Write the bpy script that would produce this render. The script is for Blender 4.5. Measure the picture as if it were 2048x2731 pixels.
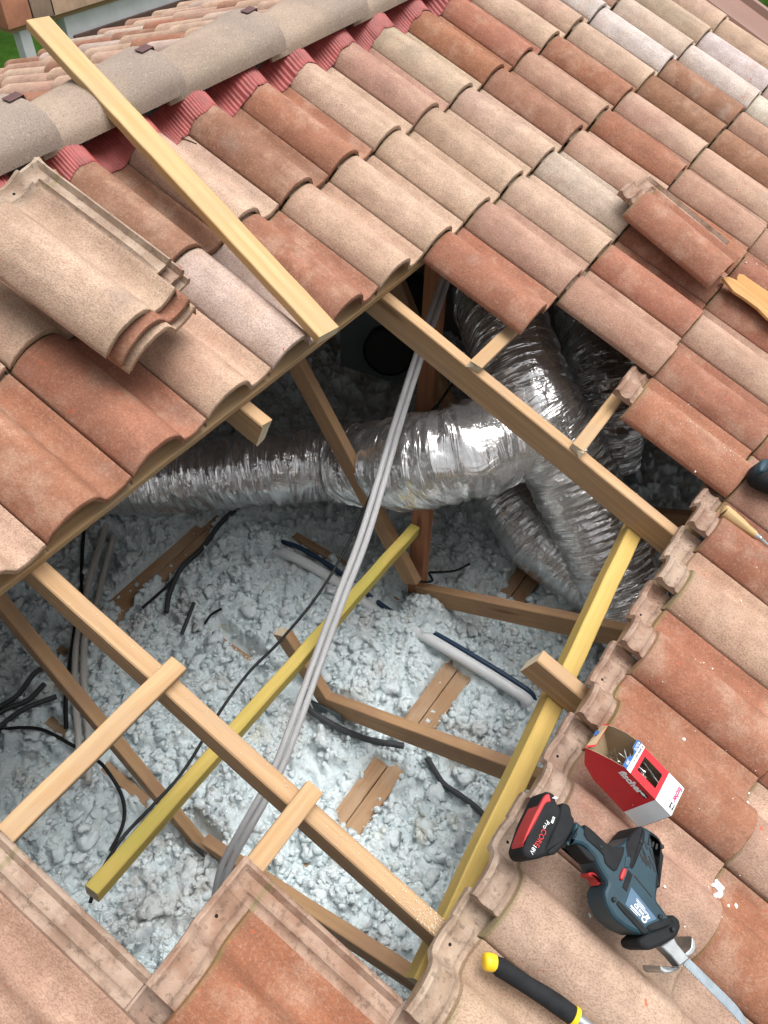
import bpy, bmesh, math, random
import numpy as np
from mathutils import Matrix, Vector, noise as mnoise

random.seed(7)
RNG = np.random.default_rng(11)
sc = bpy.context.scene
for o in list(bpy.data.objects):
    bpy.data.objects.remove(o, do_unlink=True)
COL = sc.collection
R_ = math.radians

# ------------------------------------------------------------------ frames
W = 0.222                       # one tile column, metres
LT = 1.64                       # one tile row, in columns
PITCH = R_(20)
CT, ST = math.cos(PITCH), math.sin(PITCH)
# roof frame: x along the ridge, y up the slope, z off the slope
ROT = Matrix(((1, 0, 0, 0), (0, CT, -ST, 0), (0, ST, CT, 0), (0, 0, 0, 1)))
ROOF = ROT @ Matrix.Scale(W, 4)            # roof frame measured in tile columns
ID = Matrix.Identity(4)

# ------------------------------------------------------------------ camera
rows = ((0.57517, -0.75979, 0.30314), (-0.60570, -0.64463, -0.46646), (0.54982, 0.08469, -0.83098))
R3 = ROT.to_3x3()
right = R3 @ Vector(rows[0]); down = R3 @ Vector(rows[1]); fwd = R3 @ Vector(rows[2])
cam_d = bpy.data.cameras.new('camera')
cam = bpy.data.objects.new('camera', cam_d); COL.objects.link(cam)
m3 = Matrix((right, -down, -fwd)).transposed()
cpos = ROOF @ Vector((-5.8212, -4.2460, 6.6017))
cam.matrix_world = Matrix.Translation(cpos) @ m3.to_4x4()
cam_d.sensor_fit = 'VERTICAL'; cam_d.sensor_height = 24.0
cam_d.lens = 24.0 * 2050 / 2731
cam_d.clip_start = 0.05; cam_d.clip_end = 1000
sc.camera = cam

# ------------------------------------------------------------------ sky and sun (overcast)
SUN_EL, SUN_AZ = R_(74), R_(-30)           # azimuth measured from +x towards +y
wd = bpy.data.worlds.new('World'); sc.world = wd; wd.use_nodes = True
nt = wd.node_tree; nt.nodes.clear()
out = nt.nodes.new('ShaderNodeOutputWorld'); bg = nt.nodes.new('ShaderNodeBackground')
sky = nt.nodes.new('ShaderNodeTexSky'); sky.sky_type = 'NISHITA'; sky.sun_disc = False
sky.sun_elevation = SUN_EL; sky.sun_rotation = R_(90) - SUN_AZ
sky.dust_density = 6.0; sky.air_density = 1.0; sky.ozone_density = 0.6
hs = nt.nodes.new('ShaderNodeHueSaturation'); hs.inputs['Saturation'].default_value = 0.05
nt.links.new(sky.outputs[0], hs.inputs['Color']); nt.links.new(hs.outputs[0], bg.inputs['Color'])
bg.inputs['Strength'].default_value = 0.075
nt.links.new(bg.outputs[0], out.inputs['Surface'])
sl = bpy.data.lights.new('sun', 'SUN'); sl.energy = 1.5; sl.angle = R_(50); sl.color = (1.0, 0.97, 0.93)
so = bpy.data.objects.new('sun', sl); COL.objects.link(so)
sd = Vector((math.cos(SUN_EL) * math.cos(SUN_AZ), math.cos(SUN_EL) * math.sin(SUN_AZ), math.sin(SUN_EL)))
so.rotation_euler = sd.to_track_quat('Z', 'Y').to_euler()
so.location = sd * 20
vs = sc.view_settings
vs.view_transform = 'Standard'; vs.look = 'None'; vs.gamma = 1; vs.use_curve_mapping = False
vs.exposure = 1.20
sc.render.engine = 'CYCLES'
try:
    sc.cycles.max_bounces = 8; sc.cycles.diffuse_bounces = 5; sc.cycles.glossy_bounces = 4
except Exception:
    pass

# ------------------------------------------------------------------ mesh helpers
class MB:
    def __init__(s): s.v = []; s.f = []; s.uv = []; s.mi = []
    def add(s, vs_, fs, uvs=None, mi=0):
        b = len(s.v); s.v.extend([tuple(q) for q in vs_])
        for i, f in enumerate(fs):
            s.f.append(tuple(b + k for k in f)); s.mi.append(mi)
            s.uv.append(uvs[i] if uvs else [(0, 0)] * len(f))
        return s
    def xf(s, M):
        s.v = [tuple(M @ Vector(q)) for q in s.v]; return s
    def mesh(s, name, mats, smooth=35):
        me = bpy.data.meshes.new(name)
        me.from_pydata(s.v, [], s.f)
        l = me.uv_layers.new(name='UVMap')
        flat = [c for u in s.uv for q in u for c in q]
        l.data.foreach_set('uv', flat)
        if not isinstance(mats, (list, tuple)): mats = [mats]
        for m in mats: me.materials.append(m)
        if len(mats) > 1: me.polygons.foreach_set('material_index', s.mi)
        elif mats[0].get('cut_end'): me.materials.append(M['cut_end']); me.polygons.foreach_set('material_index', s.mi)
        me.update()
        if smooth:
            me.polygons.foreach_set('use_smooth', [True] * len(me.polygons))
            if smooth < 180: me.set_sharp_from_angle(angle=R_(smooth))
        return me

MW = {}
def tag(o, label, cat, group=None, kind=None):
    if label: o['label'] = label
    if cat: o['category'] = cat
    if group: o['group'] = group
    if kind: o['kind'] = kind
    return o
def thing(name, label, cat, mw=ID, group=None):
    o = bpy.data.objects.new(name, None); COL.objects.link(o)
    o.matrix_world = mw; o.empty_display_size = 0.05; MW[o] = mw.copy()
    return tag(o, label, cat, group)
def part(name, mb, mat, parent, frame=ID, smooth=35, label=None, kind=None):
    pm = MW[parent]
    mb.xf(pm.inverted() @ frame)
    me = mb.mesh(name, mat, smooth)
    o = bpy.data.objects.new(name, me); COL.objects.link(o); o.parent = parent
    MW[o] = pm
    if label: o['label'] = label
    if kind: o['kind'] = kind
    return o
def solo(name, mb, mat, label, cat, frame=ID, origin=None, smooth=35, group=None, kind=None):
    """a thing that is one mesh; origin given in the frame's coordinates"""
    og = frame @ Vector(origin) if origin is not None else Vector((0, 0, 0))
    mw = Matrix.Translation(og)
    mb.xf(mw.inverted() @ frame)
    o = bpy.data.objects.new(name, mb.mesh(name, mat, smooth)); COL.objects.link(o)
    o.matrix_world = mw; MW[o] = mw
    return tag(o, label, cat, group, kind)
def structure(name, mb, mat, smooth=35):
    o = bpy.data.objects.new(name, mb.mesh(name, mat, smooth)); COL.objects.link(o); o['kind'] = 'structure'
    MW[o] = ID.copy(); return o

def catmull(pts, n=8):
    P = [Vector(p) for p in pts]; P = [2 * P[0] - P[1]] + P + [2 * P[-1] - P[-2]]
    res = []
    for i in range(1, len(P) - 2):
        a, b, c, d = P[i - 1], P[i], P[i + 1], P[i + 2]
        for k in range(n):
            t = k / n
            res.append(0.5 * ((2 * b) + (c - a) * t + (2 * a - 5 * b + 4 * c - d) * t * t + (3 * b - a - 3 * c + d) * t ** 3))
    res.append(P[-2]); return res
def frames_along(path):
    T = []
    for i in range(len(path)):
        a = path[max(i - 1, 0)]; b = path[min(i + 1, len(path) - 1)]
        T.append((b - a).normalized())
    n = T[0].orthogonal().normalized()
    if abs(T[0].z) < .9: n = (Vector((0, 0, 1)) - T[0] * T[0].z).normalized()
    out_ = []
    for t in T:
        n = (n - t * n.dot(t)).normalized(); out_.append((t, n, t.cross(n)))
    return out_
def tube(path, rad, sides=10, caps=True, disp=None):
    """path: list of Vector; rad: number or list; disp(s,a,i)->dr"""
    mb = MB(); fr = frames_along(path); n = len(path); L = [0]
    for i in range(1, n): L.append(L[-1] + (path[i] - path[i - 1]).length)
    vs_ = []
    for i in range(n):
        r = rad[i] if isinstance(rad, (list, tuple, np.ndarray)) else rad
        t, a, b = fr[i]
        for k in range(sides):
            an = 2 * math.pi * k / sides
            rr = r + (disp[i][k] if disp is not None else 0)
            vs_.append(path[i] + (a * math.cos(an) + b * math.sin(an)) * rr)
    fs = []; us = []
    for i in range(n - 1):
        for k in range(sides):
            k2 = (k + 1) % sides
            fs.append((i * sides + k, i * sides + k2, (i + 1) * sides + k2, (i + 1) * sides + k))
            us.append([(L[i], k / sides), (L[i], (k + 1) / sides), (L[i + 1], (k + 1) / sides), (L[i + 1], k / sides)])
    if caps:
        fs.append(tuple(range(sides - 1, -1, -1))); us.append([(0, 0)] * sides)
        fs.append(tuple((n - 1) * sides + k for k in range(sides))); us.append([(0, 0)] * sides)
    mb.add(vs_, fs, us); return mb
def chaikin(pts, it=1):
    for _ in range(it):
        q = []
        for i in range(len(pts)):
            a, b = pts[i], pts[(i + 1) % len(pts)]
            q.append((a[0] * .75 + b[0] * .25, a[1] * .75 + b[1] * .25)); q.append((a[0] * .25 + b[0] * .75, a[1] * .25 + b[1] * .75))
        pts = q
    return pts
def area2(p): return sum(p[i][0] * p[(i + 1) % len(p)][1] - p[(i + 1) % len(p)][0] * p[i][1] for i in range(len(p)))
def inset(p, c):
    n = len(p); q = []
    for i in range(n):
        a, b, d = Vector(p[i - 1]), Vector(p[i]), Vector(p[(i + 1) % n])
        e1 = (b - a); e2 = (d - b)
        if e1.length < 1e-9 or e2.length < 1e-9: q.append(tuple(b)); continue
        e1.normalize(); e2.normalize()
        n1 = Vector((-e1.y, e1.x)); n2 = Vector((-e2.y, e2.x)); s_ = n1 + n2
        if s_.length < .3: q.append(tuple(b + n1 * c)); continue
        s_.normalize(); q.append(tuple(b + s_ * min(c / max(s_.dot(n1), .4), 2 * c)))
    return q
def prism(poly, z0, z1, c=0.0, mb=None, cb=0.0):
    """outline in xy pushed from z0 to z1, top edge chamfered by c"""
    mb = mb or MB(); p = list(poly)
    if area2(p) < 0: p = p[::-1]
    n = len(p); ls = []
    if cb > 0: ls += [(inset(p, cb), z0), (p, z0 + cb)]
    else: ls += [(p, z0)]
    if c > 0:
        ls += [(p, z1 - c), (inset(p, c * .35), z1 - c * .35), (inset(p, c), z1)]
    else: ls += [(p, z1)]
    vs_ = [(x, y, z) for q, z in ls for x, y in q]; fs = [tuple(range(n - 1, -1, -1))]
    for j in range(len(ls) - 1):
        for i in range(n):
            k = (i + 1) % n; fs.append((j * n + i, j * n + k, (j + 1) * n + k, (j + 1) * n + i))
    fs.append(tuple((len(ls) - 1) * n + i for i in range(n)))
    return mb.add(vs_, fs)
def box(lo, hi, mb=None):
    (x0, y0, z0), (x1, y1, z1) = lo, hi
    return prism([(x0, y0), (x1, y0), (x1, y1), (x0, y1)], z0, z1, 0, mb)
def timber(p0, p1, a, b, up, rag0=0, rag1=0, segs=10, wob=.0012, ch=.003, seed=0, mb=None):
    """sawn timber: a = width across, b = depth along up, centred on the line p0-p1"""
    rr = random.Random(seed * 31 + 5); mb = mb or MB()
    p0, p1, up = Vector(p0), Vector(p1), Vector(up)
    t = (p1 - p0); L = t.length; t.normalize(); up = (up - t * up.dot(t)).normalized(); sd_ = t.cross(up)
    h, k = a / 2, b / 2
    cs = [(-h + ch, -k), (h - ch, -k), (h, -k + ch), (h, k - ch), (h - ch, k), (-h + ch, k), (-h, k - ch), (-h, -k + ch)]
    per = [0]
    for i in range(8):
        q, r = cs[i], cs[(i + 1) % 8]; per.append(per[-1] + math.hypot(q[0] - r[0], q[1] - r[1]))
    vs_ = []; n = 8
    for i in range(segs + 1):
        s_ = L * i / segs; wx, wy = rr.uniform(-wob, wob), rr.uniform(-wob, wob)
        for j, (x, y) in enumerate(cs):
            e = 0
            if i == 0 and rag0: e = rr.uniform(-rag0, rag0 * .3)
            if i == segs and rag1: e = rr.uniform(-rag1 * .3, rag1)
            vs_.append(p0 + t * (s_ + e) + sd_ * (x + wx) + up * (y + wy))
    fs = []; us = []
    for i in range(segs):
        for j in range(n):
            m = (j + 1) % n
            fs.append((i * n + j, i * n + m, (i + 1) * n + m, (i + 1) * n + j))
            u0, u1 = L * i / segs, L * (i + 1) / segs
            us.append([(u0, per[j]), (u0, per[j + 1]), (u1, per[j + 1]), (u1, per[j])])
    for ring, flip in ((0, True), (segs, False)):
        c = len(vs_); vs_.append(sum((Vector(vs_[ring * n + j]) for j in range(n)), Vector()) / n)
        for j in range(n):
            m = (j + 1) % n
            f = (ring * n + j, ring * n + m, c) if not flip else (ring * n + m, ring * n + j, c)
            fs.append(f); us.append([(cs[q % 8][0] * .2, cs[q % 8][1]) if q < len(cs) else (0, 0) for q in (j, m, 0)])
    mb.add(vs_, fs, us)
    for i in range(1, 17): mb.mi[-i] = 1
    return mb

# numpy value noise
_T = RNG.random((256, 256))
def vn(x, y):
    x = np.asarray(x, float); y = np.asarray(y, float)
    xi = np.floor(x).astype(int); yi = np.floor(y).astype(int); xf = x - xi; yf = y - yi
    xf = xf * xf * (3 - 2 * xf); yf = yf * yf * (3 - 2 * yf)
    g = lambda a, b: _T[a & 255, b & 255]
    return (g(xi, yi) * (1 - xf) + g(xi + 1, yi) * xf) * (1 - yf) + (g(xi, yi + 1) * (1 - xf) + g(xi + 1, yi + 1) * xf) * yf

# ------------------------------------------------------------------ materials
def newmat(name):
    m = bpy.data.materials.new(name); m.use_nodes = True
    t = m.node_tree; b = t.nodes['Principled BSDF']
    return m, t, b
class NT:
    """terse node wiring"""
    def __init__(s, t): s.t = t
    def n(s, typ, **kw):
        q = s.t.nodes.new(typ)
        for k, v in kw.items(): setattr(q, k, v)
        return q
    def link(s, a, b): s.t.links.new(a, b)
    def put(s, sock, v):
        if hasattr(v, 'is_linked') or hasattr(v, 'links'): s.link(v, sock)
        else: sock.default_value = v
    def math(s, op, a, b=0.0, c=None, clamp=False):
        q = s.n('ShaderNodeMath', operation=op, use_clamp=clamp); s.put(q.inputs[0], a); s.put(q.inputs[1], b)
        if c is not None: s.put(q.inputs[2], c)
        return q.outputs[0]
    def mix(s, f, a, b, typ='MIX'):
        q = s.n('ShaderNodeMix', data_type='RGBA', blend_type=typ); s.put(q.inputs[0], f); s.put(q.inputs[6], a); s.put(q.inputs[7], b)
        return q.outputs[2]
    def noise(s, vec, scale, detail=4, rough=.55, dist=0.0):
        q = s.n('ShaderNodeTexNoise'); s.put(q.inputs['Vector'], vec); q.inputs['Scale'].default_value = scale
        q.inputs['Detail'].default_value = detail; q.inputs['Roughness'].default_value = rough; q.inputs['Distortion'].default_value = dist
        return q.outputs[0]
    def ramp(s, v, lo, hi):
        q = s.n('ShaderNodeMapRange', interpolation_type='SMOOTHSTEP'); s.put(q.inputs[0], v)
        q.inputs[1].default_value = lo; q.inputs[2].default_value = hi
        return q.outputs[0]
    def map(s, vec, scale=(1, 1, 1), loc=(0, 0, 0), rot=(0, 0, 0)):
        q = s.n('ShaderNodeMapping'); s.put(q.inputs[0], vec); q.inputs['Location'].default_value = loc
        q.inputs['Scale'].default_value = scale; q.inputs['Rotation'].default_value = rot
        return q.outputs[0]
    def vadd(s, a, b):
        q = s.n('ShaderNodeVectorMath', operation='ADD'); s.put(q.inputs[0], a); s.put(q.inputs[1], b); return q.outputs[0]
    def bump(s, h, strength, dist, nrm=None):
        q = s.n('ShaderNodeBump'); q.inputs['Strength'].default_value = strength; q.inputs['Distance'].default_value = dist
        s.put(q.inputs['Height'], h)
        if nrm is not None: s.put(q.inputs['Normal'], nrm)
        return q.outputs[0]
def rgb(c): return (c[0], c[1], c[2], 1)

def tile_material():
    m, t, b = newmat('clay_tile'); N = NT(t)
    tc = N.n('ShaderNodeTexCoord'); oi = N.n('ShaderNodeObjectInfo')
    off = N.n('ShaderNodeCombineXYZ')
    N.link(N.math('MULTIPLY', oi.outputs['Random'], 37.0), off.inputs[0]); N.link(N.math('MULTIPLY', oi.outputs['Random'], 91.0), off.inputs[2])
    P = tc.outputs['Object']; V = N.vadd(P, off.outputs[0])
    sep = N.n('ShaderNodeSeparateXYZ'); N.link(P, sep.inputs[0]); X, Y = sep.outputs[0], sep.outputs[1]
    base = oi.outputs['Color']
    big = N.noise(V, 5.5, 3, .6); mid = N.noise(V, 17, 4, .6); fine = N.noise(V, 150, 3, .7)
    stroke = N.noise(N.map(V, (1, .55, 1), rot=(0, 0, .5)), 400, 2, .6)
    # sanded, bleached areas: more towards the nose and where the alpha asks for it
    tow = N.math('MULTIPLY', N.math('SUBTRACT', .36, Y), .55)
    bl = N.math('MULTIPLY', N.ramp(N.math('ADD', big, tow), .36, .70), oi.outputs['Alpha'])
    c = N.mix(bl, base, rgb((.50, .368, .282)))
    c = N.mix(N.math('MULTIPLY', N.math('SUBTRACT', 1.0, N.ramp(Y, .0, .10)), N.math('MULTIPLY', oi.outputs['Alpha'], .45)), c, rgb((.50, .385, .275)))
    # sand and salmon blends in soft patches, water streaks down the slope
    bld = N.ramp(N.noise(N.vadd(V, (5.3, 1.7, 8.1)), 9.0, 4, .65), .48, .70)
    c = N.mix(N.math('MULTIPLY', bld, .40), c, rgb((.50, .355, .265)))
    stk = N.noise(N.map(N.vadd(V, (2, 6, 0)), (26, 4, 12)), 1.0, 4, .7)
    c = N.mix(1.0, c, N.mix(N.ramp(stk, .34, .66), rgb((.89, .87, .855)), rgb((1.06, 1.055, 1.05))), 'MULTIPLY')
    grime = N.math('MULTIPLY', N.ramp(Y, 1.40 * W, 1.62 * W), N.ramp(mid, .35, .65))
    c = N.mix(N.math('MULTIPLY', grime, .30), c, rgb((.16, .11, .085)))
    # grey-violet bloom patches
    gl = N.ramp(N.noise(N.vadd(V, (3.1, 7.7, 1.3)), 6.5, 3, .6), .60, .78)
    c = N.mix(N.math('MULTIPLY', gl, .42), c, rgb((.27, .215, .185)))
    lich = N.math('MULTIPLY', N.ramp(N.noise(N.vadd(V, (7, 7, 2)), 120, 3, .7), .64, .72), N.ramp(N.noise(N.vadd(V, (1, 3, 5)), 7, 3, .6), .52, .66))
    c = N.mix(N.math('MULTIPLY', lich, .6), c, rgb((.10, .085, .07)))
    dk = N.ramp(mid, .36, .62)
    c = N.mix(1.0, c, N.mix(dk, rgb((.90, .885, .875)), rgb((1.05, 1.045, 1.04))), 'MULTIPLY')
    c = N.mix(N.math('MULTIPLY', N.ramp(stroke, .47, .60), .40), c, rgb((.13, .068, .05)))
    c = N.mix(N.math('MULTIPLY', N.ramp(fine, .50, .72), .22), c, rgb((.56, .40, .31)))
    # odd red chips
    chip = N.ramp(N.noise(N.vadd(V, (9, 2, 4)), 60, 1, .4), .775, .80)
    c = N.mix(N.math('MULTIPLY', chip, .8), c, rgb((.42, .10, .05)))
    # dirt, pale slip and moss on the head and on the side lock (normally covered)
    hd = N.math('MAXIMUM', N.ramp(Y, 1.625 * W, 1.64 * W), N.ramp(X, .972 * W, .99 * W))
    dirt = N.mix(N.ramp(mid, .38, .6), rgb((.25, .18, .135)), rgb((.40, .32, .255)))
    dirt = N.mix(.28, dirt, base)
    sp = N.ramp(N.noise(V, 60, 5, .75), .53, .64)
    dirt = N.mix(N.math('MULTIPLY', sp, .50), dirt, rgb((.075, .06, .045)))
    c = N.mix(N.math('MULTIPLY', hd, .90), c, dirt)
    moss = N.math('MULTIPLY', N.math('MULTIPLY', N.ramp(Y, 1.585 * W, 1.61 * W), N.math('SUBTRACT', 1.0, N.ramp(Y, 1.625 * W, 1.645 * W))), N.ramp(big, .35, .6))
    c = N.mix(N.math('MULTIPLY', moss, .6), c, rgb((.17, .16, .06)))
    # nail hole in the head: a dark dot painted for its shade
    dx = N.math('SUBTRACT', X, .80 * W); dy = N.math('SUBTRACT', Y, 1.79 * W)
    rad = N.math('SQRT', N.math('ADD', N.math('MULTIPLY', dx, dx), N.math('MULTIPLY', dy, dy)))
    c = N.mix(N.math('LESS_THAN', rad, .0032), c, rgb((.01, .008, .007)))
    N.link(c, b.inputs['Base Color'])
    b.inputs['Roughness'].default_value = .86; b.inputs['Specular IOR Level'].default_value = .25
    h = N.math('ADD', N.math('MULTIPLY', fine, .6), N.math('ADD', N.math('MULTIPLY', stroke, .5), N.math('MULTIPLY', mid, 1.4)))
    N.link(N.bump(h, .7, .0024), b.inputs['Normal'])
    return m

def wood_material(name, light, dark, stain=None, gl=.75, grain=1.0, red=0.0, wet=None):
    m, t, b = newmat(name); N = NT(t)
    uv = N.n('ShaderNodeUVMap'); oi = N.n('ShaderNodeObjectInfo')
    off = N.n('ShaderNodeCombineXYZ'); N.link(N.math('MULTIPLY', oi.outputs['Random'], 53.0), off.inputs[0]); N.link(N.math('MULTIPLY', oi.outputs['Random'], 7.0), off.inputs[1])
    V = N.vadd(uv.outputs[0], off.outputs[0])
    ring = N.noise(N.map(V, (1.6, 55, 1)), 1.0, 3, .55, .6)
    fib = N.noise(N.map(V, (14, 420, 1)), 1.0, 3, .6)
    blot = N.noise(N.map(V, (5, 9, 1)), 1.0, 4, .6)
    c = N.mix(N.ramp(ring, .30, .72), rgb(dark), rgb(light))
    c = N.mix(N.math('MULTIPLY', N.ramp(fib, .52, .72), .35 * grain), c, rgb([q * .62 for q in dark]))
    if stain: c = N.mix(N.math('MULTIPLY', N.ramp(blot, .42, .66), .70), c, rgb(stain))
    vo = N.n('ShaderNodeTexVoronoi'); N.link(N.map(V, (2.2, 13, 1)), vo.inputs['Vector']); vo.inputs['Scale'].default_value = 1.0
    kn = N.math('SUBTRACT', 1.0, N.ramp(vo.outputs['Distance'], .07, .20))
    wh = N.n('ShaderNodeTexWhiteNoise', noise_dimensions='3D'); N.link(vo.outputs['Position'], wh.inputs['Vector'])
    kn = N.math('MULTIPLY', kn, N.math('GREATER_THAN', wh.outputs['Value'], .55))
    c = N.mix(N.math('MULTIPLY', kn, .75), c, rgb((dark[0] * .42, dark[1] * .33, dark[2] * .25)))
    N.link(c, b.inputs['Base Color'])
    b.inputs['Roughness'].default_value = gl; b.inputs['Specular IOR Level'].default_value = .3
    N.link(N.bump(N.math('ADD', ring, N.math('MULTIPLY', fib, .8)), .35, .0012), b.inputs['Normal'])
    return m

def plain(name, col, rough=.6, metal=0.0, var=.12, scale=30, bump=.15, bd=.001, spec=.4):
    m, t, b = newmat(name); N = NT(t)
    tc = N.n('ShaderNodeTexCoord')
    n1 = N.noise(tc.outputs['Object'], scale, 4, .6)
    lo = [q * (1 - var) for q in col]; hi = [min(1, q * (1 + var)) for q in col]
    N.link(N.mix(N.ramp(n1, .3, .7), rgb(lo), rgb(hi)), b.inputs['Base Color'])
    r = N.math('ADD', N.math('MULTIPLY', n1, .16), rough - .08); N.link(r, b.inputs['Roughness'])
    b.inputs['Metallic'].default_value = metal; b.inputs['Specular IOR Level'].default_value = spec
    if bump: N.link(N.bump(N.noise(tc.outputs['Object'], scale * 8, 3, .6), bump, bd), b.inputs['Normal'])
    return m

def foil_material():
    m, t, b = newmat('duct_foil'); N = NT(t)
    uv = N.n('ShaderNodeUVMap'); V = uv.outputs[0]
    a = N.noise(N.map(V, (60, 6, 1)), 1.0, 2, .5, 1.0)
    c = N.noise(N.map(V, (26, 22, 1)), 1.0, 2, .5, .6)
    d = N.noise(N.map(V, (190, 40, 1)), 1.0, 2, .6)
    b.inputs['Metallic'].default_value = .84
    N.link(N.mix(N.ramp(c, .3, .7), rgb((.72, .72, .72)), rgb((.90, .90, .91))), b.inputs['Base Color'])
    b.inputs['Roughness'].default_value = .22
    h = N.math('ADD', N.math('MULTIPLY', N.math('ABSOLUTE', N.math('SUBTRACT', a, .5)), 1.6), N.math('MULTIPLY', N.math('ABSOLUTE', N.math('SUBTRACT', c, .5)), 1.0))
    N.link(N.bump(h, .8, .007), b.inputs['Normal'])
    return m

def wool_material():
    m, t, b = newmat('blown_mineral_wool'); N = NT(t)
    tc = N.n('ShaderNodeTexCoord'); V = tc.outputs['Object']
    big = N.noise(V, 3.2, 4, .6); mid = N.noise(V, 14, 5, .65, .4); fine = N.noise(V, 85, 4, .7); hair = N.noise(V, 300, 3, .7)
    c = N.mix(N.ramp(mid, .34, .60), rgb((.76, .87, .91)), rgb((.86, .955, .98)))
    c = N.mix(N.math('MULTIPLY', N.ramp(big, .50, .70), .45), c, rgb((.55, .51, .465)))
    c = N.mix(N.math('MULTIPLY', N.ramp(N.noise(N.vadd(V, (4, 1, 9)), 26, 4, .65), .56, .70), .55), c, rgb((.40, .36, .31)))
    c = N.mix(N.math('MULTIPLY', N.ramp(N.noise(N.vadd(V, (1, 8, 2)), 5, 3, .6), .64, .76), .5), c, rgb((.80, .78, .60)))
    c = N.mix(N.math('MULTIPLY', N.ramp(fine, .56, .70), .30), c, rgb((.46, .47, .47)))  # dirt flecks, here and below, that also paint the shade of pits
    c = N.mix(N.math('MULTIPLY', N.ramp(fine, .66, .74), .6), c, rgb((.17, .15, .14)))
    N.link(c, b.inputs['Base Color']); b.inputs['Roughness'].default_value = 1.0; b.inputs['Specular IOR Level'].default_value = .08
    h = N.math('ADD', N.math('MULTIPLY', fine, 1.0), N.math('MULTIPLY', hair, .55))
    N.link(N.bump(h, 1.0, .009), b.inputs['Normal'])
    return m

def conduit_material(name, col, pitch):
    m, t, b = newmat(name); N = NT(t)
    uv = N.n('ShaderNodeUVMap'); sep = N.n('ShaderNodeSeparateXYZ'); N.link(uv.outputs[0], sep.inputs[0])
    s_ = N.math('SINE', N.math('MULTIPLY', sep.outputs[0], 2 * math.pi / pitch))
    n1 = N.noise(N.map(uv.outputs[0], (12, 6, 1)), 1.0, 4, .6)
    N.link(N.mix(N.ramp(n1, .35, .7), rgb([q * .82 for q in col]), rgb(col)), b.inputs['Base Color'])
    b.inputs['Roughness'].default_value = .55
    N.link(N.bump(s_, .5, .0012), b.inputs['Normal'])
    return m

def grass_material():
    m, t, b = newmat('lawn'); N = NT(t)
    tc = N.n('ShaderNodeTexCoord'); V = tc.outputs['Object']
    c = N.mix(N.ramp(N.noise(V, .9, 4, .6), .35, .65), rgb((.022, .055, .009)), rgb((.045, .105, .016)))
    c = N.mix(N.math('MULTIPLY', N.ramp(N.noise(V, 22, 3, .7), .5, .7), .5), c, rgb((.05, .10, .022)))
    N.link(c, b.inputs['Base Color']); b.inputs['Roughness'].default_value = .95; b.inputs['Specular IOR Level'].default_value = 0.0
    N.link(N.bump(N.noise(V, 40, 3, .7), 1.0, .05), b.inputs['Normal'])
    return m

M = {}
M['tile'] = tile_material()
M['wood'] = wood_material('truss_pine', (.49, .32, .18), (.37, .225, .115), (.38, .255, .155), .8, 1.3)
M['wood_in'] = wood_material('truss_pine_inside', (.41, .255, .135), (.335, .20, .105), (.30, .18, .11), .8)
M['redwood'] = wood_material('red_brown_pine', (.40, .185, .095), (.31, .135, .07), None, .85)
M['plank'] = wood_material('fresh_planed_pine', (.53, .365, .185), (.44, .285, .125), (.41, .29, .155), .65, .8)
M['treated_old'] = wood_material('olive_treated_pine', (.41, .305, .085), (.34, .25, .06), (.31, .28, .055), .7, .9)
M['treated'] = wood_material('treated_yellow_pine', (.58, .40, .13), (.49, .325, .09), (.45, .34, .10), .7, .9)
M['batten'] = wood_material('roof_batten_pine', (.49, .325, .175), (.37, .225, .11), (.38, .27, .17), .8, 1.3)
M['board'] = wood_material('ceiling_board_pine', (.40, .25, .145), (.33, .195, .105), (.44, .32, .22), .85)
M['splint'] = wood_material('split_raw_pine', (.50, .29, .115), (.40, .20, .065), None, .7, 1.3)
M['cut_end'] = plain('fresh_end_grain', (.62, .52, .38), .9, 0, .1, 90, .3, .001)
for _k in ('wood', 'wood_in', 'plank', 'treated', 'treated_old', 'batten'): M[_k]['cut_end'] = 1
M['foil'] = foil_material()
M['wool'] = wool_material()
M['shred'] = plain('wool_shred', (.86, .92, .935), 1.0, 0, .1, 20, 0, .001, .05)
M['conduit'] = conduit_material('grey_conduit', (.40, .40, .41), .0042)
M['conduit_l'] = conduit_material('pale_conduit', (.52, .50, .47), .0045)
M['cable'] = plain('black_cable', (.010, .010, .011), .5, 0, .2, 60, .1, .001, .25)
M['cable_g'] = conduit_material('dark_corrugated_sleeve', (.045, .05, .055), .004)
M['pvc'] = plain('pale_pvc', (.66, .68, .70), .4, 0, .05, 20, .05)
M['bluepipe'] = plain('dark_blue_pipe', (.012, .035, .075), .45, 0, .15, 40, .1)
M['grass'] = grass_material()
M['white_wall'] = plain('white_render', (.66, .67, .69), .9, 0, .06, 6, .3, .003)
M['brown_metal'] = plain('brown_sheet_metal', (.225, .125, .098), .5, 0, .05, 3, .05)
M['dark_brown'] = plain('dark_brown_wood', (.085, .045, .034), .6, 0, .2, 8, .2)
M['flash'] = plain('red_pleated_flashing', (.29, .058, .052), .5, 0, .22, 22, .25, .001)
M['mauve'] = plain('mauve_metal_clip', (.12, .06, .06), .5, .3, .1)
M['galv'] = plain('galvanised_plate', (.26, .29, .30), .5, .7, .2, 60, .2)
M['dark_in'] = plain('attic_wall_block', (.20, .19, .18), .95, 0, .15, 4, .3, .004)
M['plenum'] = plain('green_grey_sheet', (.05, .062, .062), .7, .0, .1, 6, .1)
M['black_in'] = plain('black_collar_and_shade', (.006, .006, .006), .8, 0, .1)

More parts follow.
